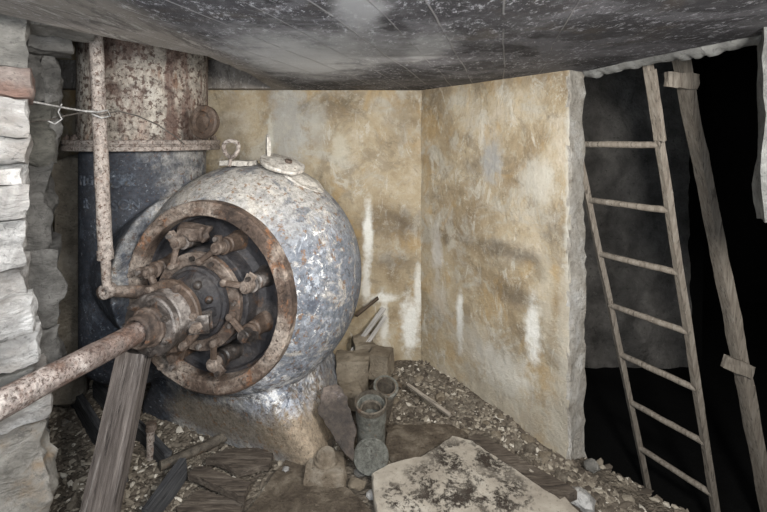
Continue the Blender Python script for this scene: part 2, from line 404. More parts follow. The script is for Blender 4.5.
def casing_extra(m):
    # a sheet of lifted blue-grey paint over chalky primer, with flakes and rust runs
    up = m.blob((.05, .25, 1.75), (.80, .8, .36), 1.2, 5, .8)
    side = m.blob((.50, .25, .85), (.42, .8, .55), 1.0, 5, .9)
    low = m.blob((-.05, .1, .35), (.75, .7, .24), .8, 6, .8)
    m.mix(m.mul(side, .9), (.125, .145, .175))
    m.mix(m.mul(m.step(m.noise(4.5, 9, .74, .5, loc=(4, 4, 9)), .50, .58), m.mul(side, .6)), (.28, .30, .33))
    m.mix(m.mul(m.step(m.noise(5, 9, .76, .5, loc=(8, 4, 9)), .52, .58), m.mul(side, .7)), (.055, .065, .09))
    m.mix(m.mul(m.step(m.noise(3.2, 7, .7, .8, loc=(7, 0, 3)), .48, .58), .7), (.18, .20, .235))
    m.mix(m.mul(up, .8), (.46, .44, .40))
    m.mix(m.mul(m.step(m.noise(5, 8, .75, .6, loc=(7, 9, 3)), .52, .60), .7), (.50, .47, .42))
    m.mix(m.mul(m.step(m.noise(4, 9, .75, .6, loc=(2, 9, 3)), .54, .60), .7), (.10, .115, .145))
    m.mix(m.mul(low, .6), (.15, .155, .165))
    m.mix(m.mul(m.step(m.noise(6, 9, .8, .6, loc=(3, 4, 9)), .50, .58), m.mul(low, .9)), (.03, .033, .042))
    m.mix(m.mul(m.step(m.noise(8, 9, .8, .6, loc=(8, 7, 9)), .53, .60), m.mul(low, .9)), (.34, .33, .30))
    m.mix(m.mul(m.blob((.52, .1, .22), (.30, .5, .22), 1.0, 6, .7), .9), (.30, .24, .17))
    m.mix(m.mul(m.blob((-.15, .2, .16), (.7, .5, .12), 1.0, 6, .7), .8), (.20, .165, .12))
    fl = m.mx(m.blob((.545, .08, 1.0), (.08, .5, .42), 1.0, 6, .6), m.blob((.34, .2, .44), (.36, .6, .16), 1.0, 6, .8))
    m.mix(m.mul(m.step(m.noise(10, 8, .78, .8, loc=(1, 5, 2)), .54, .60), m.mul(fl, .8)), (.42, .46, .52))
    m.mix(m.mul(m.step(m.noise(16, 8, .78, 1.0, loc=(5, 5, 2)), .575, .60), fl), (.80, .80, .78))
    lw = m.blob((.36, .2, .47), (.34, .6, .17), 1.0, 6, .7)
    m.mix(m.mul(m.step(m.noise(6, 9, .8, 1.0, loc=(5, 1, 2)), .46, .54), m.mul(lw, .85)), (.36, .40, .47))
    m.mix(m.mul(m.step(m.noise(9, 10, .84, .8, loc=(9, 1, 2)), .52, .56), lw), (.74, .75, .76))
    m.mix(m.mul(m.step(m.noise(9, 10, .84, .8, loc=(1, 1, 8)), .53, .57), m.mul(lw, .9)), (.05, .06, .08))
    m.mix(m.mul(m.step(m.noise(26, 6, .7, loc=(2, 9, 2)), .57, .62), .8), (.20, .115, .06))
    m.mix(m.mul(m.blob((.60, .06, .14), (.26, .35, .22), .8, 6, .5), .85), (.33, .27, .20))
    # the inlet side keeps its dark paint
    dk = m.blob((-1.02, .4, 1.0), (.62, 1.0, 1.7), .25, 6, .3)
    m.mix(m.mul(dk, .95), (.032, .038, .052))
    m.mix(m.mul(m.step(m.noise(7, 8, .75, loc=(2, 4, 7)), .54, .64), m.mul(dk, .7)), (.12, .145, .18))
    m.mix(m.mul(m.step(m.noise(40, 6, .7, loc=(2, 4, 2)), .60, .65), m.mul(dk, .7)), (.28, .31, .35))
M_casing = metal('flaking_blue_grey_paint', [(.34, (.12, .135, .16)), (.5, (.29, .30, .31)), (.64, (.50, .49, .46))], (.24, .15, .09), (.085, .055, .04), 8, .60, .85, extra=casing_extra, sthr=.60, bd=.008, gs=.85)
M_rust = metal('brown_rust', [(.34, (.028, .021, .018)), (.48, (.085, .062, .049)), (.62, (.24, .20, .17))], (.16, .085, .05), (.03, .022, .018), 14, .56, .75, spec_s=90, bd=.003, gs=.8)
M_ring = metal('rusted_flange_paint', [(.34, (.035, .025, .020)), (.48, (.12, .085, .065)), (.61, (.36, .31, .265))], (.24, .11, .05), (.045, .03, .025), 9, .56, .75, spec_s=60, sthr=.57)
M_darkm = metal('oily_dark_iron', [(.3, (.014, .014, .016)), (.5, (.035, .034, .038)), (.7, (.085, .075, .068))], (.09, .055, .035), (.012, .010, .010), 9, .56, .5)
M_midm = metal('worn_grey_iron', [(.36, (.016, .014, .013)), (.5, (.062, .053, .048)), (.64, (.24, .22, .205))], (.10, .06, .04), (.022, .018, .016), 18, .54, .42, bd=.003, gs=.8)
M_rod = metal('rust_speckled_white_paint', [(.3, (.22, .185, .16)), (.5, (.34, .30, .27)), (.7, (.44, .41, .375))], (.22, .13, .09), (.085, .045, .03), 12, .60, .7, spec_s=75, sthr=.54)
M_darkr = metal('dark_brown_rust', [(.3, (.035, .025, .02)), (.5, (.085, .06, .045)), (.7, (.19, .15, .125))], (.14, .07, .035), (.02, .015, .013), 16, .56, .6, spec_s=90, bd=.003, gs=.8)
M_shaft = metal('rusted_shaft', [(.34, (.11, .08, .068)), (.5, (.25, .21, .19)), (.62, (.52, .49, .46))], (.13, .08, .06), (.07, .042, .033), 8, .48, .6, spec_s=85, sthr=.53)
def pipe_extra(m):
    m.mix(m.mul(m.step(m.noise(5, 7, .7, .4, vec=(1, 1, .28), loc=(1, 1, 4)), .47, .58), .85), (.12, .07, .055))
    m.mix(m.mul(m.step(m.noise(7, 7, .7, .3, vec=(1, 1, .25), loc=(7, 1, 4)), .56, .64), .7), (.27, .20, .165))
M_pipe = metal('streaky_rust_on_white_paint', [(.3, (.28, .24, .20)), (.5, (.42, .39, .34)), (.7, (.60, .58, .54))], (.20, .12, .08), (.075, .04, .03), 9, .54, .65, streak=(1, 1, .35), spec_s=38, sthr=.52, extra=pipe_extra)
M_lid = metal('chalky_lid_paint', [(.3, (.34, .32, .28)), (.5, (.48, .46, .42)), (.7, (.60, .58, .54))], (.28, .18, .11), (.16, .09, .06), 12, .6, .7, spec_s=50)
M_cast = metal('grey_green_cast_iron', [(.3, (.08, .08, .07)), (.5, (.14, .145, .13)), (.7, (.22, .225, .205))], (.14, .095, .06), (.05, .045, .04), 12, .56, .6)
M_castd = metal('brown_cast_iron', [(.3, (.06, .05, .04)), (.5, (.11, .095, .075)), (.7, (.17, .15, .125))], (.13, .08, .05), (.03, .025, .02), 12, .56, .7)

def wood(name, c0, c1, c2, wearc=(.6, .57, .53), wear=.4, g=(1, 1, 1/15)):
    m = NT(name, .8, .25); m.vrandom()
    m.ramp(m.noise(1.0, 9, .68, .3, vec=tuple(60*k for k in g)), [(.3, c0), (.5, c1), (.7, c2)])
    m.mix(m.mul(m.step(m.noise(1, 7, .7, vec=tuple(26*k for k in g), loc=(3, 3, 3)), .54, .64), wear), wearc)
    m.mix(m.mul(m.step(m.noise(1, 7, .7, vec=tuple(80*k for k in g), loc=(6, 3, 3)), .56, .62), .7), tuple(x*.3 for x in c0))
    m.height(m.noise(1, 8, .7, vec=tuple(70*k for k in g)), 1).height(m.noise(30, 6, .7), .3)
    return m.done(.8, .008)
M_wood = wood('weathered_grey_wood', (.04, .032, .028), (.095, .08, .072), (.18, .155, .14), (.36, .33, .31), .35)
M_flatwood = wood('damp_flat_board', (.03, .024, .02), (.075, .06, .048), (.15, .125, .10), (.22, .19, .16), .3, (.12, 1, 1))
M_dwood = wood('blackened_wood', (.02, .02, .022), (.05, .05, .053), (.10, .10, .10), (.20, .20, .20), .25)
M_bwood = wood('damp_brown_wood', (.035, .025, .018), (.085, .062, .045), (.17, .13, .10), (.26, .22, .18), .3)
M_lwood = wood('dusty_pale_wood', (.17, .14, .115), (.27, .235, .195), (.38, .34, .29), (.45, .41, .36), .3)
M_slat = wood('bleached_wood', (.20, .19, .17), (.38, .36, .34), (.55, .53, .51), (.66, .64, .62), .3)
M_slate = metal('dark_glossy_slate', [(.36, (.018, .013, .010)), (.5, (.055, .042, .033)), (.62, (.13, .105, .09))], (.20, .18, .19), (.04, .03, .025), 7, .60, .45)
M_wire = metal('galvanised_wire', [(.3, (.30, .30, .29)), (.5, (.45, .45, .44)), (.7, (.6, .6, .6))], (.2, .15, .12), (.2, .18, .16), 30, .6, .5)
M_wdark = metal('rusty_wire', [(.3, (.05, .045, .04)), (.5, (.09, .08, .07)), (.7, (.15, .14, .13))], (.12, .07, .04), (.05, .04, .03), 30, .6, .6)
def moss_slab():
    m = NT('pale_slab_with_dark_moss', .9, .2)
    m.ramp(m.noise(4, 8, .65, .3), [(.3, (.23, .20, .165)), (.5, (.35, .315, .265)), (.7, (.46, .425, .37))])
    m.mix(m.mul(m.step(m.noise(30, 6, .7), .55, .68), .35), (.22, .19, .14))
    mask = None
    for (px, py, r) in ((455, 460, .17), (490, 462, .13), (440, 480, .16), (400, 500, .10), (450, 502, .22), (500, 495, .16), (420, 508, .14)):
        g = G(px, py, .08); b = m.blob((g.x, g.y, g.z), (r*.85, r*.75, .3), 1.0, 10, 1.0)
        mask = b if mask is None else m.mx(mask, b)
    cl = m.step(m.noise(8, 12, .86, .15, loc=(4, 4, 1)), .50, .535)
    m.mix(m.mul(m.mul(mask, cl), .95), (.028, .02, .016))
    m.mix(m.mul(m.step(m.noise(45, 8, .8, loc=(4, 4, 1)), .56, .62), .5), (.08, .06, .045))
    m.height(m.noise(8, 6, .6), .6).height(m.noise(60, 6, .75), .3).height(m.mul(mask, cl), .8)
    return m.done(.8, .012)
M_moss = moss_slab()

# ---------------------------------------------------------------- room shell
def grid_wall(name, a, b, z0, z1, nrm, mat, amp=.012, nu=60, nv=50, thick=.15, edge=0.0, sc=3):
    """upright wall from a to b (plan), facing nrm, with an uneven front and real thickness"""
    a, b, nrm = Vector(a), Vector(b), Vector(nrm); bm = bmesh.new(); g = []
    for j in range(nv+1):
        row = []
        for i in range(nu+1):
            p = a+(b-a)*i/nu; z = z0+(z1-z0)*j/nv
            q = Vector((p.x, p.y, z)); d = fbm(q*sc, 4)*amp
            if edge and i == nu: q += Vector(((b-a).normalized()*noise.noise(q*9)*edge).to_tuple()+(0,))
            row.append(bm.verts.new(q+Vector((nrm.x, nrm.y, 0))*d))
        g.append(row)
    for j in range(nv):
        for i in range(nu): bm.faces.new((g[j][i], g[j][i+1], g[j+1][i+1], g[j+1][i]))
    bd = [e for e in bm.edges if e.is_boundary]
    ex = bmesh.ops.extrude_edge_only(bm, edges=bd)
    nv_ = [v for v in ex['geom'] if isinstance(v, bmesh.types.BMVert)]
    for v in nv_: v.co -= Vector((nrm.x, nrm.y, 0))*thick
    bmesh.ops.contextual_create(bm, geom=[e for e in bm.edges if e.is_boundary])
    return struct(obj(name, bm, mat, None, 35))
grid_wall('wall_back', (-3.0, 3.6), (.32, 3.6), -.1, 2.9, (0, -1), M_back, .014)
# wall_right : plastered face with a broken end
def wall_right():
    bm = bmesh.new(); t1 = 1.05*1.2329
    nu, nv = 60, 70; g = []
    end = WD*t1
    prof = []
    for i in range(nu+1): prof.append((WC+WD*(t1*i/nu), 0))
    for i in range(1, 7): prof.append((WC+end+WN*(.155*i/6), 1))
    for i in range(1, 5): prof.append((WC+WD*(t1*(1-i/4))+WN*.155, 2))
    wn = Vector((WN.x, WN.y, 0)); wd = Vector((WD.x, WD.y, 0))
    for j in range(nv+1):
        z = -.85+(2.21+.85)*j/nv; row = []
        for (p, k) in prof:
            q = Vector((p.x, p.y, z))
            if k == 0: q += -wn*fbm(q*3, 4)*.014
            if k == 1 or (k == 0 and (p-(WC+end)).length < .03):
                q += wd*(fbm(q*7, 4)*.020+noise.noise(q*26)*.010)
            if k >= 1 and (p-(WC+end+WN*.155)).length < .06: q += wn*(noise.noise(q*5)*.018+noise.noise(q*19)*.008)
            row.append(bm.verts.new(q))
        g.append(row)
    for j in range(nv):
        for i in range(len(prof)-1): bm.faces.new((g[j][i], g[j][i+1], g[j+1][i+1], g[j+1][i]))
    bmesh.ops.recalc_face_normals(bm, faces=bm.faces)
    me = bpy.data.meshes.new('wall_right'); bm.to_mesh(me); bm.free()
    me.materials.append(M_right); me.materials.append(M_pier)
    o = link('wall_right', me, None, None, 45)
    for pl in me.polygons:
        c = pl.center; u = (Vector((c.x, c.y))-(WC+end)).dot(WD); w = (Vector((c.x, c.y))-WC).dot(WN)
        if u > -.012 or w > .02: pl.material_index = 1
    return struct(o)
wall_right()
grid_wall('wall_left', (-1.72, 1.60), (-2.80, 3.62), -.1, 2.9, (.88, .47), M_rockwall, .05, 50, 60, sc=4)
# ceiling : one slab with an open side where the inlet pipe rises, ragged towards the pit
def cp(px, py):
    d = (2.2-EYE)*F/(HY-py); return ((px-CX)/F*d, d)
edge_r = [(1.19, 2.66), cp(640, 61), cp(700, 49), cp(757, 38), (1.6, 1.3), (1.9, .4), (2.2, -.6)]
edge_l = [(-1.6, -.6), (-1.35, 1.0), (-1.09, 1.67), (-.83, 2.13), (-.80, 2.7), (-.86, 3.47), (-3.0, 3.47), (-3.0, 3.75)]
def ceiling():
    bm = bmesh.new()
    outline = [Vector(p) for p in edge_r[::-1]]+[Vector((.42, 3.75))]+[Vector(p) for p in edge_l[::-1]]
    pts = []
    n = len(outline)
    for i in range(n):
        a, b = outline[i], outline[(i+1) % n]; m = max(1, int((b-a).length/.03)); d = (b-a).normalized(); nn = Vector((-d.y, d.x))
        ra = .010 if (i < 6 or i >= 9) else 0
        for k in range(m):
            p = a+(b-a)*k/m; pts.append(p+nn*noise.noise(Vector((p.x*14, p.y*14, 1)))*ra)
    lo = [bm.verts.new((p.x, p.y, 2.2)) for p in pts]; hi = [bm.verts.new((p.x, p.y, 2.42)) for p in pts]
    bm.faces.new(lo); bm.faces.new(hi)
    for k in range(len(pts)): bm.faces.new((lo[k], lo[(k+1) % len(pts)], hi[(k+1) % len(pts)], hi[k]))
    bmesh.ops.triangulate(bm, faces=[f for f in bm.faces if len(f.verts) > 4])
    return struct(obj('ceiling', bm, M_ceil, None, 35))
ceiling()
bm = bmesh.new(); box(bm, Matrix.Translation((-1.9, 2.3, 2.95)), 2.6, 3.2, .1); struct(obj('ceiling_upper', bm, M_rockwall))
# cast lip that hangs along the broken ceiling edge above the pit
def lip():
    bm = bmesh.new(); pts = []
    e = [Vector(p) for p in edge_r[:5]]
    for a, b in zip(e, e[1:]):
        m = max(1, int((b-a).length/.02))
        for k in range(m): pts.append(a+(b-a)*k/m)
    rows = []
    for i, p in enumerate(pts):
        q = pts[min(i+1, len(pts)-1)]-pts[max(i-1, 0)]; q.normalize(); nn = Vector((q.y, -q.x))
        if nn.x < 0: nn = -nn
        w = .05+noise.noise(Vector((p.x*9, p.y*9, 2)))*.02; h = .022+abs(noise.noise(Vector((p.x*16, p.y*16, 5))))*.035
        c = [(-w*.9, .004), (-w*.6, -h*.45), (0, -h), (w*.5, -h*.9), (w*.6, .0), (w*.6, .2), (0, .2)]
        rows.append([bm.verts.new((p.x+nn.x*a, p.y+nn.y*a, 2.2+z)) for a, z in c])
    for a, b in zip(rows, rows[1:]):
        for k in range(7): bm.faces.new((a[k], a[(k+1) % 7], b[(k+1) % 7], b[k]))
    bm.faces.new(rows[0]); bm.faces.new(rows[-1])
    return struct(obj('trim_1', bm, M_lip, None, 50))
lip()
# concrete stub hanging at the right edge of the opening
bm = bmesh.new(); rock(bm, (1.51, 1.58, 1.865), (.30, .24, .73), 5, 10, .06, .02, Matrix.Rotation(-.62, 4, 'Z').to_euler()); struct(obj('trim_2', bm, M_lip))
# pit chamber
grid_wall('wall_pit', (1.0, 5.0), (3.4, 5.0), -.75, 3.2, (0, -1), M_pit, .05, 50, 50, sc=4)
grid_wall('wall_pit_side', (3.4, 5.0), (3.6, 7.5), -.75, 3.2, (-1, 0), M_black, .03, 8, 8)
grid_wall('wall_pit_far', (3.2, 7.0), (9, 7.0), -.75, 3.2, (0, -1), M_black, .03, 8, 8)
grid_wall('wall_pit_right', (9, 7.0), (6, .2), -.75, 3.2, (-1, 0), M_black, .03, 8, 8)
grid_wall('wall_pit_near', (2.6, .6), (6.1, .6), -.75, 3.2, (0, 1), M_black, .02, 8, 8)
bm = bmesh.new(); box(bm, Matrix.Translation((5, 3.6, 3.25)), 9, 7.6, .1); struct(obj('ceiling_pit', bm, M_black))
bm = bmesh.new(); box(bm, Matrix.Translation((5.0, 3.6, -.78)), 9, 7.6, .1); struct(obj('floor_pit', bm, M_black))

# ground
E0, E1 = Vector((1.16, 2.62)), Vector((1.50, 2.16)); ED = (E1-E0).normalized(); EN = Vector((-ED.y, ED.x))
if EN.x < 0: EN = -EN
def gz(x, y):
    q = Vector((x, y, 0)); p = Vector((x, y))
    z = fbm(q*2.5, 4)*.018+noise.noise(q*11)*.007
    t = (p-WC).dot(WN)                       # behind 0 the plaster wall; gravel is banked against it
    z += .05*max(0, 1-abs(t+.02)/.30)*min(1, max(0, (y-2.5)/.7))-.03*max(0, min(1, (2.9-y)/.3))*max(0, min(1, (x-.5)/.3))
    e = (p-E0).dot(EN)+noise.noise(q*6)*.04  # beyond the edge the bank drops into the pit
    if e > 0: z -= min(.85, e*1.5)
    if x < -.9 and y < 2.6: z += .0
    return z
bm = bmesh.new(); nx, ny = 150, 150; x0, x1, y0, y1 = -3.0, 2.5, .4, 3.7; g = []
for j in range(ny+1):
    g.append([])
    for i in range(nx+1):
        x = x0+(x1-x0)*i/nx; y = y0+(y1-y0)*j/ny; g[-1].append(bm.verts.new((x, y, gz(x, y))))
for j in range(ny):
    for i in range(nx): bm.faces.new((g[j][i], g[j][i+1], g[j+1][i+1], g[j+1][i]))
struct(obj('floor', bm, M_ground, None, 60))

# ---------------------------------------------------------------- water turbine
TR = math.radians(-15.66)
T = empty('water_turbine', (-.93, 2.37, 0), TR)
tag(T, 'big water turbine with rounded blue-grey flaking casing beside the ochre wall', 'turbine')
TW = Matrix.Translation((-.93, 2.37, 0)) @ Matrix.Rotation(TR, 4, 'Z'); TI = TW.inverted()
def L(p): return TI @ Vector(p)
ZC = .98; AX = (0, 0, ZC)
# local frame: +Y into the wall along the shaft, ring face at y=0.  MA: lathe height runs towards the viewer
MA = Matrix.Translation(AX) @ Matrix.Rotation(math.pi/2, 4, 'X')
PC = (-.80, .43)
def remeshed(name, bm, vox, smooth_it, mat, parent):
    me = bpy.data.meshes.new(name+'_src'); bm.to_mesh(me); bm.free()
    o = bpy.data.objects.new(name+'_src', me); COL.objects.link(o)
    r = o.modifiers.new('r', 'REMESH'); r.mode = 'VOXEL'; r.voxel_size = vox
    s = o.modifiers.new('s', 'SMOOTH'); s.iterations = smooth_it; s.factor = .5
    dg = bpy.context.evaluated_depsgraph_get(); dg.update()
    m2 = bpy.data.meshes.new_from_object(o.evaluated_get(dg)); m2.name = name
    bpy.data.objects.remove(o)
    m2.materials.clear()
    return link(name, m2, mat, parent, 0)
bm = bmesh.new()
def sph_prof(cy, R, y0, y1, n=28):
    out = []
    for i in range(n+1):
        y = y0+(y1-y0)*i/n; out.append((math.sqrt(max(1e-4, R*R-(y-cy)**2)), -y))
    return out
lathe_solid(bm, [(.44, -.14), (.44, -.02)]+[(.68*math.sqrt(max(1e-4, 1-((.025+1.02*k/30-.43)/(.60 if k < 12 else .66))**2)), -(.025+1.02*k/30)) for k in range(31)], MA, 72)   # rounded body
tube(bm, (PC[0], PC[1], .42), (PC[0], PC[1], 1.74), .375, seg=64)                                                   # inlet drum
rr = bmesh.ops.create_uvsphere(bm, u_segments=40, v_segments=20, radius=.375)
for v in rr['verts']: v.co = Vector((v.co.x+PC[0], v.co.y+PC[1], v.co.z*.5+.44))
tube(bm, (-.40, .34, ZC+.02), (-.82, .43, ZC), .48, .36, seg=48)
# sloping foot : bottom corners in world, top under the body
fb = [L((-.33, 2.40, .06)), L((-1.60, 2.98, .06)), L((-1.35, 3.5, .06)), L((-.22, 3.25, .06))]
ft = [Vector((.18, .13, .49)), Vector((-.42, .18, .56)), Vector((-.42, .85, .60)), Vector((.30, .75, .55)), L((-.50, 2.56, .30)), Vector((.34, .20, .46))]
hb = bmesh.new()
for p in fb+ft+[Vector((p.x, p.y, -.02)) for p in fb]: hb.verts.new(p)
bmesh.ops.convex_hull(hb, input=hb.verts)
me_ = bpy.data.meshes.new('h'); hb.to_mesh(me_); hb.free(); bm.from_mesh(me_); bpy.data.meshes.remove(me_)
bmesh.ops.recalc_face_normals(bm, faces=bm.faces)
casing = remeshed('casing', bm, .013, 7, M_casing, T)
casing['label'] = 'rounded turbine casing in flaking white and slate-blue paint'
# vertical inlet pipe and flange
bm = bmesh.new(); MP = Matrix.Translation((PC[0], PC[1], 0))
lathe_solid(bm, [(.388, 1.78), (.388, 2.2), (.390, 2.62), (.37, 2.62), (.37, 1.8)], MP, 96); 
for v in bm.verts: v.co += noise.noise_vector(v.co*3)*.006
pipe = obj('inlet_pipe', bm, M_pipe, T); pipe['label'] = 'white inlet pipe streaked with brown rust'
bm = bmesh.new()
lathe_solid(bm, [(.36, 1.738), (.461, 1.738), (.467, 1.742), (.467, 1.764), (.459, 1.769), (.459, 1.774), (.467, 1.779), (.467, 1.80), (.461, 1.804), (.36, 1.804)], MP, 96)
fl_ = obj('pipe_flange', bm, M_rod, T)
for k in range(16):
    an = 2*math.pi*(k+.3)/16
    bm = bmesh.new(); p = Vector((PC[0]+.43*math.cos(an), PC[1]+.43*math.sin(an), 1.80))
    tube(bm, p, p+Vector((0, 0, .022)), .02, seg=6); tube(bm, p, p+Vector((0, 0, .036)), .010, seg=10)
    obj('bolt', bm, M_rust, fl_)
# cast letters on the drum
def letter(ch, px, py, size):
    d = 2.6
    for _ in range(6):
        w = P(px, py, d); l = L(w); c = Vector((PC[0], PC[1])); q = Vector((l.x, l.y))
        err = (q-c).length-.376; d += err*.8
    w = P(px, py, d); l = L(w); n = Vector((l.x-PC[0], l.y-PC[1], 0)).normalized()
    cu = bpy.data.curves.new('letter', 'FONT'); cu.body = ch; cu.size = size; cu.extrude = .006; cu.align_x = 'CENTER'; cu.align_y = 'CENTER'; cu.bevel_depth = .0015
    t = bpy.data.objects.new('letter_src', cu); COL.objects.link(t)
    dg = bpy.context.evaluated_depsgraph_get(); me = bpy.data.meshes.new_from_object(t.evaluated_get(dg)); bpy.data.objects.remove(t)
    o = link('raised_letter', me, M_letter, T, 30)
    R = Matrix((( -n.y, 0, n.x), (n.x, 0, n.y), (0, 1, 0))).to_4x4()
    o.matrix_local = Matrix.Translation((PC[0]+n.x*.377, PC[1]+n.y*.377, l.z)) @ R
    return o
M_letter = metal('dark_paint_letters', [(.3, (.035, .042, .056)), (.5, (.075, .088, .11)), (.7, (.19, .215, .25))], (.07, .06, .05), (.20, .22, .24), 20, .58, .5, sthr=.62)
for ch, px, py, s in (('M', 82.5, 181, .082), ('G', 90, 181, .082), ('C', 115, 183, .09), ('&', 130.5, 181, .10), ('R', 86, 204, .082), ('S', 115, 206, .085), ('O', 124.5, 205, .085), ('N', 135, 204, .085)):
    letter(ch, px, py, s)
# front ring
bm = bmesh.new()
ring_solid(bm, [(.426, .0), (.429, .026), (.434, .030), (.492, .030), (.503, .022), (.506, .0), (.506, -.035), (.426, -.12)], MA, 96)
for v in bm.verts: v.co += noise.noise_vector(v.co*16)*.003
ring = obj('front_ring', bm, M_ring, T); ring['label'] = 'rust-brown bolted ring round the cover'
for k in range(16):
    an = 2*math.pi*(k+.5)/16; p = MA @ Vector((.463*math.cos(an), .463*math.sin(an), .033)); q = MA @ Vector((.463*math.cos(an), .463*math.sin(an), .052))
    bm = bmesh.new(); tube(bm, p, q, .017, .015, seg=6); obj('bolt', bm, M_ring, ring)
# recessed cover with stepped centre
bm = bmesh.new()
lathe_solid(bm, [(.432, -.10), (.432, -.050), (.412, -.050), (.405, -.070), (.380, -.085), (.30, -.088), (.27, -.06), (.262, .02), (.255, .028), (.205, .03), (.200, .045), (.19, .05), (.185, .10), (.172, .106), (.14, .108), (.13, .12), (.10, .12)], MA, 72)
cov = obj('front_cover', bm, M_darkm, T)
bm = bmesh.new()   # regulating ring
ring_solid(bm, [(.188, .050), (.188, .078), (.194, .082), (.246, .082), (.250, .078), (.250, .050)], MA, 72)
for v in bm.verts: v.co += noise.noise_vector(v.co*22)*.003
reg = obj('regulating_ring', bm, M_rust, T)
def A(rad, deg, h):
    a = math.radians(deg); return MA @ Vector((rad*math.cos(a), rad*math.sin(a), h))
# inner dome behind the bearing
bm = bmesh.new()
lathe_solid(bm, [(.172, .095), (.168, .118), (.150, .138), (.11, .152), (.075, .158), (.07, .27), (.06, .27)], MA, 56)
obj('cover_boss', bm, M_darkm, T)
for dg_, rr_, s_ in ((62, .125, .023), (20, .13, .02), (-25, .13, .02), (110, .125, .018), (150, .13, .018)):
    bm = bmesh.new(); bmesh.ops.create_uvsphere(bm, u_segments=16, v_segments=10, radius=s_)
    c = A(rr_, dg_, .145)
    for v in bm.verts: v.co += c
    obj('dome_nut', bm, M_midm, T)
# guide vane stems, clamps and links (eight)
def vane(deg, seed):
    rng = random.Random(seed)
    st = empty('guide_vane_gear'); st.parent = T
    bm = bmesh.new(); c0 = A(.315, deg, -.088); c1 = A(.315, deg, .055)
    MB = MA @ Matrix.Translation(Vector((.315*math.cos(math.radians(deg)), .315*math.sin(math.radians(deg)), 0)))
    lathe_solid(bm, [(.060, -.09), (.050, -.07), (.044, -.02), (.042, .015), (.035, .022), (.035, .036), (.043, .040), (.043, .054), (.030, .060)], MB, 28)
    obj('stem', bm, M_darkr if seed % 2 else M_midm, st)
    bm = bmesh.new()
    lathe_solid(bm, [(.028, .056), (.033, .064), (.033, .106), (.029, .112), (.018, .112), (.016, .124), (.008, .126)], MB, 24)
    # clamp ears
    a = math.radians(deg+rng.uniform(20, 45)); ex = Vector((math.cos(a), math.sin(a), 0))
    p = MB @ (ex*.030+Vector((0, 0, .092))); q = MB @ (ex*.058+Vector((0, 0, .092)))
    M = bar_matrix(p, q); box(bm, M, .026, .034, .040, 0, .005)
    obj('clamp', bm, M_rust if seed % 3 else M_midm, st)
    bm = bmesh.new(); side = Vector((-math.sin(a), math.cos(a), 0))
    p = MB @ (ex*.050+Vector((0, 0, .104))); q = MB @ (ex*.050+Vector((0, 0, .124)))
    tube(bm, p, q, .012, seg=6); obj('clamp_bolt', bm, M_midm, st)
    # link to the ring
    dl = deg+rng.choice((-1, 1))*0+14; 
    p = A(.305, deg+1, .092); q = A(.220, dl, .112)
    bm = bmesh.new(); M = bar_matrix(p, q); tube(bm, p, q, .017, .014, seg=10); box(bm, M, .030, .018, (q-p).length)
    obj('link_arm', bm, M_darkr, st)
    bm = bmesh.new(); lathe_solid(bm, [(.015, -.030), (.019, -.026), (.019, .010), (.015, .016), (.008, .018)], Matrix.Translation(q) @ Matrix.Rotation(math.pi/2, 4, 'X'), 16)
    obj('link_pin', bm, M_rust, st)
for i, dg_ in enumerate((65, 20, -25, -70, -115, 200, 155, 110)): vane(dg_, i+1)
for k in range(12):
    an = 30*k+5; p = A(.222, an, .080); q = A(.222, an, .100)
    bm = bmesh.new(); tube(bm, p, q, .013, seg=6); obj('bolt', bm, M_midm, reg)
# lump of matted debris caught behind the upper left stems
bm = bmesh.new(); c = A(.335, 100, .02); rock(bm, c, (.16, .08, .09), 9, 7, .6, .05); o_ = obj('rust_crust', bm, M_rust, T)
# bearing housing on the shaft
bm = bmesh.new()
lathe_solid(bm, [(.08, .17), (.10, .20), (.105, .240), (.130, .245), (.164, .250), (.170, .256), (.170, .276), (.164, .283), (.130, .284), (.08, .284)], MA, 64)
for v in bm.verts: v.co += noise.noise_vector(v.co*14)*.003
hub = obj('bearing_flange', bm, M_darkr, T)
bm = bmesh.new()
lathe_solid(bm, [(.08, .275), (.134, .28), (.134, .345), (.130, .352), (.126, .352), (.126, .360), (.137, .363), (.137, .388), (.131, .396), (.098, .398), (.085, .392)], MA, 64)
for v in bm.verts: v.co += noise.noise_vector(v.co*14)*.0025
drum = obj('bearing_drum', bm, M_midm, T)
bm = bmesh.new()
lathe_solid(bm, [(.04, .388), (.088, .39), (.088, .408), (.083, .414), (.074, .415), (.071, .422), (.071, .462), (.066, .470), (.058, .472), (.055, .462), (.052, .43), (.04, .43)], MA, 56)
obj('shaft_collar', bm, M_rust, T)
for k in range(7):
    an = 51.4*k+28; p = A(.112, an, .392); q = A(.112, an, .416)
    bm = bmesh.new(); tube(bm, p, q, .016, seg=6); tube(bm, q, q+(q-p)*.4, .009, seg=10); obj('bolt', bm, M_midm, drum)
for k in range(6):
    an = 60*k+8; p = A(.152, an, .280); q = A(.152, an, .304)
    bm = bmesh.new(); tube(bm, p, q, .019, seg=6); obj('bolt', bm, M_rust, hub)
# ribs from boss to bearing
for an in (-5, 85, 175, 265):
    bm = bmesh.new(); M = bar_matrix(A(.150, an, .11), A(.100, an, .27)); box(bm, M, .022, .045, .17, 0, .004); obj('bearing_rib', bm, M_darkm, T)
# lug with a bolt right of the bearing
bm = bmesh.new(); M = bar_matrix(A(.13, -8, .275), A(.195, -4, .25)); box(bm, M, .055, .06, .07, 0, .012); lg = obj('bearing_lug', bm, M_midm, T)
bm = bmesh.new(); tube(bm, A(.172, -8, .285), A(.172, -8, .318), .023, seg=6); tube(bm, A(.172, -8, .315), A(.172, -8, .335), .012, seg=12); obj('bolt', bm, M_rust, lg)
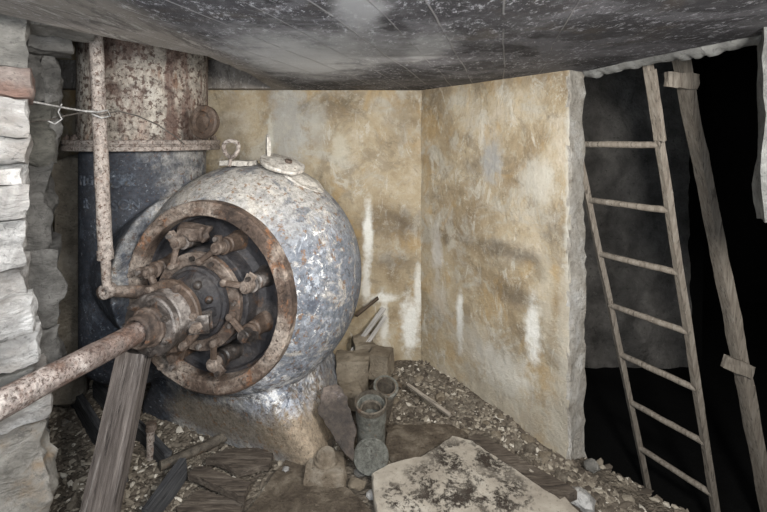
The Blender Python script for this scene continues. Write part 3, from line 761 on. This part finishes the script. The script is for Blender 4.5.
# shaft
bm = bmesh.new(); tube(bm, (0, -.30, ZC), (0, -1.75, ZC), .046, seg=40, rings=60, rough=.0025)
sh = obj('shaft', bm, M_shaft, T); sh['label'] = 'long rust-pitted shaft reaching out past the stones'
# operating lever and control rod
e0 = L(P(107, 291, 2.26)); e1 = A(.24, 172, .10)
bm = bmesh.new(); M = bar_matrix(e0, e1); 
lathe_solid(bm, [(.021, -.5), (.026, -.45), (.032, 0), (.036, .45), (.030, .5)], M @ Matrix.Diagonal((1, 1, (e1-e0).length, 1)), 20)
tube(bm, e0+Vector((0, -.03, 0)), e0+Vector((0, .03, 0)), .036, seg=20)
obj('operating_lever', bm, M_rust, T)
r0 = L(P(107, 291, 2.20)); r1 = L(P(95, 14, 2.20)); rm = r0.lerp(r1, .13)
bm = bmesh.new(); tube(bm, rm, r1, .033, .031, seg=20, rings=30, rough=.003); tube(bm, r0.lerp(r1, .115), rm.lerp(r1, .02), .037, seg=16)
rod = obj('control_rod', bm, M_rod, T); rod['label'] = 'thin white rust-speckled rod hanging in front of the inlet pipe'
bm = bmesh.new(); tube(bm, r0.lerp(r1, .02), rm, .021, .024, seg=16)
ring_solid(bm, [(.018, -.018), (.036, -.018), (.038, 0), (.036, .018), (.018, .018)], Matrix.Translation(r0) @ Matrix.Rotation(math.pi/2, 4, 'X'), 24)
obj('rod_eye', bm, M_rod, rod)
# round stub plug beside the pipe
c = L(P(203, 122, 2.54)); d_ = (L((0, .4, EYE))-c).normalized(); d_ = Vector((-.10, -.97, .04)).normalized()
bm = bmesh.new(); M = Matrix.Translation(c) @ frame_from((0, 0, 0), d_)
lathe_solid(bm, [(.075, -.05), (.075, -.03), (.092, -.025), (.097, 0), (.090, .012), (.062, .016), (.056, -.002), (.02, .004)], M, 36)
obj('stub_plug', bm, M_darkr, T)
# lifting ring and small pad
c = L(P(231, 149, 2.62)); bm = bmesh.new(); pts = []
for k in range(29):
    an = 2*math.pi*k/28; pts.append(c+Vector((math.cos(an)*.048, .01*math.sin(an*2), math.sin(an)*.048)))
path(bm, pts, .0125, 10); path(bm, [c+Vector((0, 0, -.045)), c+Vector((-.01, 0, -.10))], .010, 10)
obj('lifting_ring', bm, M_rod, T)
c = L(P(238, 163, 2.68)); bm = bmesh.new(); box(bm, Matrix.Translation(c), .19, .12, .03, 3, .004)
for v in bm.verts: v.co += noise.noise_vector(v.co*30)*.006
obj('lifting_pad', bm, M_lid, T)
# inspection hatch: displaced lid and seat on the shoulder
def disc(name, px, py, d, rad, th, nrm, mat, seed, knob=True):
    c = L(P(px, py, d)); n = (TI.to_3x3() @ Vector(nrm)).normalized(); M = Matrix.Translation(c) @ frame_from((0, 0, 0), n)
    bm = bmesh.new(); lathe_solid(bm, [(rad*.5, -th), (rad*.96, -th*.9), (rad, -th*.4), (rad*.97, th*.2), (rad*.7, th*.3), (rad*.62, th*.55), (rad*.2, th*.7)], M, 40)
    for v in bm.verts: v.co += noise.noise_vector(v.co*12+Vector((seed, 0, 0)))*.007
    o = obj(name, bm, mat, T)
    if knob:
        bm = bmesh.new(); tube(bm, M @ Vector((rad*.15, -.02, 0)), M @ Vector((rad*.15, -.02, th*1.3)), .022, seg=6); obj('lid_nut', bm, M_rust, o)
    return o
disc('hatch_lid', 283, 163, 2.68, .135, .022, (.30, -.22, .92), M_lid, 1)
disc('hatch_seat', 303, 179, 2.74, .15, .024, (.52, -.10, .84), M_lid, 4, False)
bm = bmesh.new(); c = P(268, 148, 2.72); beam(bm, L(c+Vector((0, 0, -.07))), L(c+Vector((-.005, 0, .075))), .075, .02, .4, (2, 6), .010, 3, .025); obj('hatch_hinge', bm, M_lid, T)

# ---------------------------------------------------------------- masonry stack at the left
def stone(name, px0, py0, px1, py1, d, th, mat, label, group, seed, cat='stone', rough=.045, rnd=.22, yaw=0):
    a, b = P(px0, py0, d), P(px1, py1, d)
    w, h = b.x-a.x, a.z-b.z
    if name in ('wall_stone', 'boulder', 'recessed_stone', 'stone_lintel'):
        yaw += math.atan(-b.x/b.y)+.05       # the faces look square at the passage, their ends run back into the wall
        w *= math.cos(yaw)
        q = Vector((b.x, b.y, 0))-Vector((math.cos(yaw), math.sin(yaw), 0))*(w/2)+Vector((-math.sin(yaw), math.cos(yaw), 0))*(th/2)
        c = Vector((q.x, q.y, (a.z+b.z)/2))
    else: c = Vector(((a.x+b.x)/2, d+th/2, (a.z+b.z)/2))
    base = Vector((c.x, c.y, c.z-h/2))
    bm = bmesh.new(); rock(bm, Vector((0, 0, h/2)), (w*1.0, th, h*1.0), seed, 12, rnd, rough)
    o = obj(name, bm, mat, None, 40); o.location = base; o.rotation_euler = (0, 0, yaw)
    return tag(o, label, cat, group)
g1 = 'stacked wall stones at the left edge'
rows = [(-60, -34, 27, 68, M_mid, 'large rough grey block, topmost of the left stone stack'),
        (-60, 67, 33, 99, M_red, 'reddish-brown wall stone just under the topmost grey block'),
        (-60, 98, 31, 138, M_pale, 'pale wall stone crossed by the thin wire at the left edge'),
        (-60, 137, 28, 164, M_pale, 'thin pale wall stone below the one crossed by the wire'),
        (-60, 163, 29, 188, M_pale, 'narrow pale wall stone, fifth down the left stack'),
        (-60, 187, 27, 219, M_pale, 'pale wall stone midway down the left stack, sixth from the top'),
        (-60, 218, 29, 270, M_pale, 'tall pale wall stone with a small dark pit, seventh down the left stack'),
        (-60, 269, 27, 302, M_pale, 'pale wall stone under the tall pitted one in the left stack'),
        (-60, 301, 33, 332, M_pale, 'pale wall stone jutting a little right, ninth down the left stack'),
        (-60, 328, 43, 366, M_pale, 'broad bright wall stone that juts out just above the shaft'),
        (-60, 364, 40, 397, M_mid, 'grey wall stone mostly hidden behind the turbine shaft'),
        (-60, 396, 51, 420, M_pale, 'bright stone wedge just below the turbine shaft at the left edge')]
for i, (a, b, c, d, m_, lb) in enumerate(rows):
    stone('wall_stone', a, b, c, d, 1.60+.03*math.sin(i*2.1), .42, m_, lb, g1, 11+i, rough=.03, rnd=.13)
stone('boulder', -60, 424, 52, 560, 1.58, .50, M_boul, 'big ochre-stained boulder at the foot of the left stone stack', None, 41, 'boulder', rough=.05, rnd=.16)
g2 = 'darker stones set back behind the left stack'
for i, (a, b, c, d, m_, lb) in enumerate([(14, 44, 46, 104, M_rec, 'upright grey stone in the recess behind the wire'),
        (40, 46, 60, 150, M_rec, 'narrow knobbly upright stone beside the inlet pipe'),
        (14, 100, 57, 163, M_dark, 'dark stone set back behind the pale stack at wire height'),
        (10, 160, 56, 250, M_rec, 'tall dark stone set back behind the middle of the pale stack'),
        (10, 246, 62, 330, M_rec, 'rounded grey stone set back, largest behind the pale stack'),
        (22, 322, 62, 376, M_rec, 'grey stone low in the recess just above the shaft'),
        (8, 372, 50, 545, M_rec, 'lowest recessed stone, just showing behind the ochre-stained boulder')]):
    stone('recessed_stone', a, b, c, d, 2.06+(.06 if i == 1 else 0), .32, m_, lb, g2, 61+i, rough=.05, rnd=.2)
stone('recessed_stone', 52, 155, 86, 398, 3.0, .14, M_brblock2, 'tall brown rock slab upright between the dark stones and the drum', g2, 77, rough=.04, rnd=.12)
# rough lintels under the ceiling
stone('stone_lintel', 20, 4, 96, 31, 1.84, .25, M_mid, 'rough grey lintel stone wedged under the ceiling beside the rod top', 'lintel stones above the recess', 81, rough=.03, rnd=.12)
stone('stone_lintel', 26, 30, 74, 52, 2.02, .25, M_rec, 'lower dark lintel stone above the recess, left of the inlet pipe', 'lintel stones above the recess', 82, rough=.03, rnd=.12)

# ---------------------------------------------------------------- wires
bm = bmesh.new()
path(bm, [P(-10, 95, 1.6), P(12, 98, 1.62), P(40, 103, 1.8), P(66, 108, 2.0), P(84, 111, 2.12), P(98, 112, 2.14), P(108, 110, 2.13), P(110, 116, 2.15), P(102, 118, 2.15), P(92, 114, 2.14)], .0042)
tag(obj('wire', bm, M_wire), 'bright galvanised wire from the left stones to the hanging rod', 'wire')
bm = bmesh.new()
path(bm, [P(62, 104, 2.0), P(58, 112, 1.99), P(62, 119, 1.99), P(55, 124, 1.98), P(48, 121, 1.97)], .0032)
tag(obj('wire', bm, M_wire), 'short curled pale wire end hooked over the taut wire', 'wire')
bm = bmesh.new()
path(bm, [P(-10, 130, 1.58), P(10, 127, 1.62), P(30, 122, 1.8), P(50, 120, 1.98), P(64, 116, 2.05), P(84, 112, 2.13), P(100, 115, 2.15), P(118, 111, 2.17), P(138, 116, 2.22), P(158, 125, 2.3), P(176, 137, 2.42), P(184, 144, 2.46)], .0035)
tag(obj('wire', bm, M_wdark), 'dark rusty wire twisted round the rod and trailing to the pipe flange', 'wire')

# ---------------------------------------------------------------- timbers, left foreground
def timber(name, a, b, w, t, roll, mat, label, cat, seed, group=None, w2=None, rough=.005):
    bm = bmesh.new(); a, b = Vector(a), Vector(b); c = (a+b)/2
    beam(bm, a-c, b-c, w, t, roll, (4, 36), rough, seed, w2); 
    # mesh axis along local z for the grain
    R = frame_from(a, b).to_3x3(); Ri = R.inverted()
    for v in bm.verts: v.co = Ri @ v.co
    o = obj(name, bm, mat, None, 40); o.location = c; o.rotation_euler = R.to_euler()
    return tag(o, label, cat, group)
timber('timber_prop', P(94, 545, 1.78), P(135, 352, 2.04), .128, .075, .12, M_wood, 'weathered grey wooden prop leaning up under the turbine shaft', 'timber', 3, w2=.125)
timber('plank', G(66, 384, .05), G(124, 476, .05), .13, .04, 1.57, M_dwood, 'black plank on the gravel left of the leaning prop', 'plank', 5, 'black planks behind the prop')
timber('plank', G(96, 388, .08), G(168, 462, .04), .11, .04, 1.57, M_dwood, 'black plank passing behind the leaning prop towards the iron peg', 'plank', 6, 'black planks behind the prop')
timber('plank', G(146, 520, .04), G(184, 468, .08), .115, .03, 1.57, M_dwood, 'short blue-black board lying right of the prop foot', 'plank', 7)
# rusty peg
pg = empty('iron_peg', G(150, 456, .02)); tag(pg, 'upright rusty iron peg with a mushroomed head behind the leaning prop', 'peg')
bm = bmesh.new(); tube(bm, (0, 0, -.02), (.005, 0, .155), .020, .022, 14, 8, .003, 2); obj('stem', bm, M_rod, pg)
bm = bmesh.new(); tube(bm, (.005, 0, .15), (.006, 0, .185), .031, .028, 14, 2, .004, 5); obj('head', bm, M_rust, pg)
bm = bmesh.new(); tube(bm, G(160, 466, .045), G(228, 436, .045), .026, .026, 14, 20, .006, 4)
tag(obj('iron_bar', bm, M_castd), 'dark rusty bar lying between the peg and the turbine foot', 'bar')
# loose boards
def plate(name, pts, z, th, mat, label, cat, seed, amp=.008, bump=.004, group=None, tilt=(0, 0), step=.03):
    bm = bmesh.new(); g = [G(px, py, z+th) for px, py in pts]; slab(bm, g, z, th, Matrix(), amp, bump, seed, step, tilt)
    return tag(obj(name, bm, mat, None, 45), label, cat, group)
plate('plank', [(189, 473), (196, 464), (250, 482), (244, 497)], .05, .035, M_flatwood, 'short grey-brown plank lying left of the brown stone slab', 'plank', 3, .007)
plate('plank', [(205, 458), (232, 448), (277, 447), (268, 464), (238, 470)], .03, .03, M_flatwood, 'dark damp board tucked under the turbine foot edge', 'plank', 5, .012)
plate('plank', [(176, 508), (196, 489), (246, 500), (232, 530), (176, 530)], .01, .035, M_flatwood, 'dark brown board at the bottom edge beside the blue-black one', 'plank', 8, .012)
plate('stone_slab', [(286, 457), (304, 463), (352, 490), (378, 520), (378, 545), (228, 545), (243, 516)], .0, .05, M_slab, 'large flat brown slab in front of the turbine foot', 'slab', 9, .008, .006)

# ---------------------------------------------------------------- pedestal lump, slate, blocks
AB = empty('anchor_block', G(324, 490, 0)); tag(AB, 'small square concrete block with a round boss, in front of the turbine foot', 'block')
bm = bmesh.new(); rock(bm, (0, .05, .05), (.20, .17, .12), 7, 8, .12, .02); obj('base', bm, M_brblock, AB)
bm = bmesh.new(); lathe_solid(bm, [(.062, .09), (.060, .125), (.052, .13), (.050, .155), (.040, .170), (.012, .175)], Matrix.Translation((.005, .04, 0)), 24)
for v in bm.verts: v.co += noise.noise_vector(v.co*25)*.004
obj('boss', bm, M_brblock, AB)
# slate shard leaning on the foot
def shard(name, pix, th, mat, label, cat, seed, lean=True):
    pts = [P(px, py, d) for px, py, d in pix]; c = sum(pts, Vector())/len(pts)
    n = (pts[1]-pts[0]).cross(pts[-1]-pts[0]).normalized()
    if n.y > 0: n = -n
    x = (pts[1]-pts[0]).normalized(); x = (x-n*x.dot(n)).normalized(); y = n.cross(x)
    M = Matrix((x, y, n)).transposed().to_4x4(); M.translation = c; Mi = M.inverted()
    bm = bmesh.new(); loc = [(Mi @ p) for p in pts]; slab(bm, loc, -th, th, M, .006, .005, seed, .02)
    return tag(obj(name, bm, mat, None, 45), label, cat)
shard('slate_shard', [(318, 412, 2.42), (323, 386, 2.50), (336, 383, 2.53), (347, 398, 2.52), (356, 432, 2.42), (353, 462, 2.32), (341, 448, 2.33)], .03, M_slate, 'dark glossy brown slate shard leaning on the right of the turbine foot', 'slate', 3)
def block(px0, py0, px1, py1, d, th, mat, label, seed, yaw=0, rough=.02, rnd=.1, cat='block', name='concrete_block', group=None):
    return stone(name, px0, py0, px1, py1, d, th, mat, label, group, seed, cat, rough, rnd, yaw)
gb = 'broken blocks at the foot of the back wall'
block(352, 345, 374, 372, 3.25, .2, M_block, 'tan block standing at the foot of the back wall behind the turbine', 101, .2, .02, .08, group=gb)
block(372, 356, 392, 380, 3.10, .16, M_block, 'small square tan block leaning at the back wall right of the other blocks', 102, -.3, .015, .08, group=gb)
block(334, 362, 368, 398, 2.98, .2, M_block, 'cracked tan block close behind the turbine casing', 103, .1, .02, .12, group=gb)
block(338, 392, 358, 412, 2.84, .18, M_block, 'low tan block between the slate shard and the upright pipe', 104, .3, .02, .12, group=gb)
# bleached slats leaning behind the casing
gs = 'bleached slats leaning behind the casing'
timber('wood_slat', P(352, 352, 3.32), P(384, 308, 3.52), .032, .015, .3, M_slat, 'longer bleached slat leaning on the wall behind the casing', 'slat', 3, gs, rough=.003)
timber('wood_slat', P(362, 351, 3.28), P(386, 316, 3.50), .030, .015, .6, M_slat, 'shorter bleached slat, right of the two leaning behind the casing', 'slat', 5, gs, rough=.003)
timber('wood_slat', P(356, 316, 3.40), P(378, 298, 3.52), .02, .02, .2, M_bwood, 'dark short slat crossing behind the bleached ones', 'slat', 7, gs, rough=.003)

# ---------------------------------------------------------------- iron pipe pieces
TP = empty('iron_pipe', G(371, 464, 0)); tag(TP, 'short grey cast-iron pipe with an open top and a blank flange facing the camera', 'pipe')
b0 = Vector(TP.location)
top = P(371, 405, 2.46)-b0; bot = P(371, 458, 2.53)-b0; ax = (top-bot).normalized()
bm = bmesh.new(); M = Matrix.Translation(bot) @ frame_from(bot, top); Lp = (top-bot).length
ring_solid(bm, [(.066, 0), (.078, 0), (.078, Lp*.72), (.084, Lp*.74), (.084, Lp*.985), (.080, Lp), (.070, Lp), (.066, Lp*.96)], M, 40)
obj('barrel', bm, M_cast, TP)['label'] = 'ribbed grey pipe barrel'
bm = bmesh.new(); ring_solid(bm, [(.050, Lp*.80), (.064, Lp*.80), (.064, Lp*.93), (.058, Lp*.95), (.050, Lp*.93)], M, 32); obj('inner_collar', bm, M_castd, TP)
bm = bmesh.new(); ring_solid(bm, [(.078, Lp*.98), (.086, Lp*.98), (.088, Lp*1.06), (.080, Lp*1.07)], M, 40); obj('rim', bm, M_castd, TP)
fc = P(371, 457, 2.385)-b0; nn = Vector((.02, -1, .12)).normalized(); M = Matrix.Translation(fc) @ frame_from((0, 0, 0), nn)
bm = bmesh.new(); lathe_solid(bm, [(.070, -.12), (.070, -.02), (.090, -.018), (.094, -.012), (.094, .0), (.090, .004), (.084, .002), (.03, .002)], M, 44)
obj('blank_flange', bm, M_cast, TP)
# second pipe behind it
EP = empty('iron_elbow', G(384, 412, 0)); tag(EP, 'smaller brown pipe elbow with a thin rim behind the upright pipe', 'pipe'); b0 = Vector(EP.location)
c0 = P(381, 412, 2.84)-b0; c1 = P(386, 386, 2.76)-b0; M = Matrix.Translation(c0) @ frame_from(c0, c1); Lp = (c1-c0).length
bm = bmesh.new(); ring_solid(bm, [(.052, 0), (.062, 0), (.066, Lp), (.056, Lp)], M, 36); obj('barrel', bm, M_castd, EP)
bm = bmesh.new(); ring_solid(bm, [(.064, Lp*.9), (.078, Lp*.9), (.078, Lp), (.064, Lp)], M, 36); obj('rim', bm, M_cast, EP)

# ---------------------------------------------------------------- slabs right of the pipe
plate('stone_slab', [(371, 472), (393, 462), (420, 456), (452, 436), (466, 439), (512, 456), (560, 489), (580, 512), (590, 540), (380, 540)], .045, .045, M_moss, 'large pale flat slab with dark moss, front centre of the floor', 'slab', 12, .007, .004)
plate('stone_slab', [(388, 424), (430, 424), (452, 424), (468, 434), (450, 438), (420, 456), (396, 460), (384, 448)], .015, .03, M_slab, 'thin brown slab between the upright pipe and the mossy slab', 'slab', 14, .008, .006)
plate('plank', [(467, 437), (478, 433), (577, 490), (560, 498)], .05, .045, M_flatwood, 'dark damp plank along the right edge of the mossy slab', 'plank', 15, .004, .003)
timber('stick', G(408, 385, .10), G(450, 415, .09), .022, .018, .3, M_lwood, 'thin straight pale stick lying on the gravel near the back corner', 'stick', 2, rough=.002)

# ---------------------------------------------------------------- ladder
dR = lambda py: 2.40+(py-145)/350*.37
dL = lambda py: 2.83+(py-141)/309*.37
def railpt(side, t):
    # t 0 at the upper rung shown, 6 at the lowest
    if side: return P(660+(713-660)*t/6+(-1.5 if 0 < t < 6 else 0), 145+(495-145)*t/6, dR(145+350*t/6))
    return P(576+(640-576)*t/6, 141+(450-141)*t/6, dL(141+309*t/6))
LR0, LR1 = railpt(1, 0), railpt(1, 6); LL0, LL1 = railpt(0, 0), railpt(0, 6)
LD = empty('ladder', (LL1.x, LL1.y, -.73)); tag(LD, 'dusty grey-brown ladder standing in the dark pit beside the wall end', 'ladder')
b0 = Vector(LD.location)
def lrail(a, b, t0, t1, name='rail'):
    p, q = a+(b-a)*t0/6, a+(b-a)*t1/6
    bm = bmesh.new(); beam(bm, p-b0, q-b0, .032 if a is LL0 else .036, .034, .5, (2, 30), .004, 3); return obj(name, bm, M_lwood, LD)
kz = lambda a, b, z: (z-a.z)/(b.z-a.z)*6
lrail(LR0, LR1, kz(LR0, LR1, 2.20), kz(LR0, LR1, -.72)); lrail(LL0, LL1, kz(LL0, LL1, 2.20), kz(LL0, LL1, -.72))
tp = kz(LR0, LR1, 2.16); p = LR0+(LR1-LR0)*(tp/6); q = LR0+(LR1-LR0)*((tp+1.0)/6)
bm = bmesh.new(); beam(bm, p-b0+Vector((-.012, -.03, 0)), q-b0+Vector((-.012, -.03, 0)), .062, .02, .3, (2, 8), .004, 9); obj('rail_splint', bm, M_lwood, LD)
rung = [((590, 141), (660, 145)), ((588, 197), (668, 211)), ((601, 250), (678, 273)), ((611, 304), (687, 333)), ((619, 352), (697, 388)), ((629, 402), (703, 442)), ((640, 450), (713, 495))]
for k, (a, b) in enumerate(rung):
    z = LR0.z+(LR1.z-LR0.z)*k/6
    R_ = LR0+(LR1-LR0)*k/6; tl = kz(LL0, LL1, z); L_ = LL0+(LL1-LL0)*tl/6
    bm = bmesh.new(); tube(bm, L_-b0, R_-b0, .019, .019, 14, 10, .003, k); obj('rung', bm, M_lwood, LD)
# ---------------------------------------------------------------- tall post with cleats
PT = empty('wooden_post', P(760, 560, 2.9)); tag(PT, 'tall rough post with two short cross-pieces right of the ladder', 'post'); b0 = Vector(PT.location)
p, q = P(680, 56, 2.55), P(761, 470, 2.80); dd = (q-p); q2 = p+dd*((p.z+.72)/(p.z-q.z)); p = p-dd*.02
PT.location = (q2.x, q2.y, -.73); b0 = Vector(PT.location)
bm = bmesh.new(); beam(bm, p-b0, q2-b0, .080, .05, .25, (3, 50), .008, 6, .075); obj('upright', bm, M_lwood, PT)
for (ax_, ay, bx_, by, d) in ((666, 79, 697, 82, 2.50), (724, 361, 752, 372, 2.68)):
    bm = bmesh.new(); a, b = P(ax_, ay, d), P(bx_, by, d); beam_up(bm, a-b0, b-b0, .085 if ay < 100 else .075, .03, 1.57 if 0 else 0, (2, 6), .005, ay); o = obj('cleat', bm, M_lwood, PT)
    me = o.data
# ---------------------------------------------------------------- loose rubble
def pebble(seed, r):
    rng = random.Random(seed); bm = bmesh.new(); bmesh.ops.create_icosphere(bm, subdivisions=2, radius=1)
    sx, sy, sz = r*rng.uniform(.8, 1.35), r*rng.uniform(.7, 1.1), r*rng.uniform(.4, .75); off = Vector((seed*1.7, seed, 0))
    for v in bm.verts:
        k = 1+noise.noise(v.co*1.6+off)*.55+noise.noise(v.co*4+off)*.15
        c = v.co*k
        for a in (Vector((.8, .3, .5)), Vector((-.5, .7, .5)), Vector((.1, -.9, .4)), Vector((0, .2, 1))):
            a = a.normalized(); t = c.dot(a)
            if t > .72: c -= a*(t-.72)*.85
        v.co = Vector((c.x*sx, c.y*sy, c.z*sz))
    return bm
protos = []
rub = [  # px, py, radius, material, label
 (381, 488, .055, M_block, 'tan jagged stone with dark holes between the flat slabs', None),
 (374, 497, .045, M_pale, 'pale chipped stone left of the mossy slab corner', None),
 (356, 486, .04, M_block, 'small tan stone right of the bossed block', None),
 (360, 474, .035, M_mid, 'small grey stone under the blank pipe flange', None),
 (582, 503, .075, M_pale, 'flat pale stone at the end of the dark plank', None),
 (560, 508, .035, M_mid, 'small grey stone at the lower corner of the mossy slab', None),
 (592, 468, .05, M_mid, 'rounded grey stone at the foot of the broken wall end', None),
 (286, 470, .018, M_pale, 'tiny pale stone lying on the brown slab', None),
 (395, 402, .035, M_block, 'tan angular stone leaning on the pipe elbow', None),
 (65, 425, .035, M_boul, 'ochre pebble on the gravel between the boulder and the black plank', None)]
for i, (px, py, r, m_, lb, gr) in enumerate(rub):
    bm = pebble(200+i, r); o = obj('stone', bm, m_, None, 25); g = G(px, py, 0); zz = gz(g.x, g.y)
    on = .05 if i in (7,) else max(0, zz); g = G(px, py, on); o.location = (g.x, g.y, on+r*.35); o.rotation_euler = (0, 0, i*1.3)
    tag(o, lb, 'stone', gr)
# larger broken pieces in the bank along the plastered wall, each its own
rng = random.Random(4); grp = 'broken stones in the bank along the plastered wall'
meshes = []
for k in range(6):
    bm = pebble(300+k, .036); me = bpy.data.meshes.new('rubble'); bm.to_mesh(me); bm.free(); me.materials.append((M_chip, M_block, M_chip)[k % 3])
    me.polygons.foreach_set('use_smooth', [True]*len(me.polygons)); me.set_sharp_from_angle(angle=math.radians(25)); meshes.append(me)
for k in range(70):
    t = rng.uniform(.02, 1.0); o_ = rng.uniform(.03, .34); p = WC+WD*(t*1.35)-WN*o_
    if (p-E0).dot(EN) > 0: continue
    s = rng.uniform(.55, 1.15)
    o = bpy.data.objects.new('rubble_stone', meshes[k % 6]); COL.objects.link(o)
    o.location = (p.x, p.y, gz(p.x, p.y)+.010*s); o.rotation_euler = (rng.uniform(-.3, .3), rng.uniform(-.3, .3), rng.uniform(0, 6)); o.scale = (s, s, s)
    tag(o, 'small broken stone in the gravel bank along the plastered wall', 'stone', grp)
def gravel(name, n, sampler, rmin, rmax, seed, label):
    rng = random.Random(seed); V = []; Fc = []
    bm = bmesh.new(); bmesh.ops.create_icosphere(bm, subdivisions=1, radius=1)
    bv = [v.co.copy() for v in bm.verts]; bf = [[v.index for v in f.verts] for f in bm.faces]; bm.free()
    for _ in range(n):
        x, y = sampler(rng); r = rmin+(rmax-rmin)*rng.random()**2.2
        R = Matrix.Rotation(rng.uniform(0, 6.28), 3, 'Z') @ Matrix.Rotation(rng.uniform(-.5, .5), 3, 'X') @ Matrix.Rotation(rng.uniform(-.5, .5), 3, 'Y')
        sc = Vector((rng.uniform(.8, 2.0), rng.uniform(.5, 1.0), rng.uniform(.22, .6)))*r; c = Vector((x, y, gz(x, y)+r*.22)); o = len(V)
        for v in bv:
            q = Vector((v.x*sc.x, v.y*sc.y, v.z*sc.z))*rng.uniform(.78, 1.18); V.append(c+R @ q)
        Fc += [[i+o for i in f] for f in bf]
    me = bpy.data.meshes.new(name); me.from_pydata([tuple(v) for v in V], [], Fc); me.update()
    o = link(name, me, M_gravel, None, 0); tag(o, label, 'gravel', None, 'stuff'); return o
def s_bank(rng):
    while True:
        t = rng.uniform(-.02, 1.75); o_ = .02+abs(rng.gauss(0, .20)); p = WC+WD*t-WN*o_
        if .4 < p.y < 3.58 and p.x > -.6: return p.x, p.y
def s_left(rng):
    while True:
        x, y = rng.uniform(-2.6, -.35), rng.uniform(1.8, 3.45)
        if x < -1.66-.535*(y-1.6): continue
        if x < -.9-(y-2.2)*.2 or rng.random() < .3: return x, y
def s_back(rng):
    return rng.uniform(-.35, .55), rng.uniform(2.5, 3.57)
def s_pit(rng):
    while True:
        x, y = rng.uniform(1.0, 2.0), rng.uniform(1.5, 2.75); p = Vector((x, y)); e = (p-E0).dot(EN)
        if -.35 < e < .22 and (p-WC).dot(WN) < .02 or (-.02 < e < .2 and y < 2.6): return x, y
gravel('gravel_bank', 5200, s_bank, .005, .022, 1, 'bank of broken stone chips along the foot of the plastered wall')
gravel('gravel_patch', 6500, s_left, .006, .024, 2, 'loose gravel under and around the leaning prop')
gravel('gravel_corner', 1500, s_back, .005, .022, 3, 'loose stone chips in the back corner behind the pipe')
gravel('gravel_edge', 1500, s_pit, .008, .030, 4, 'crumbling gravel at the lip of the dark pit')
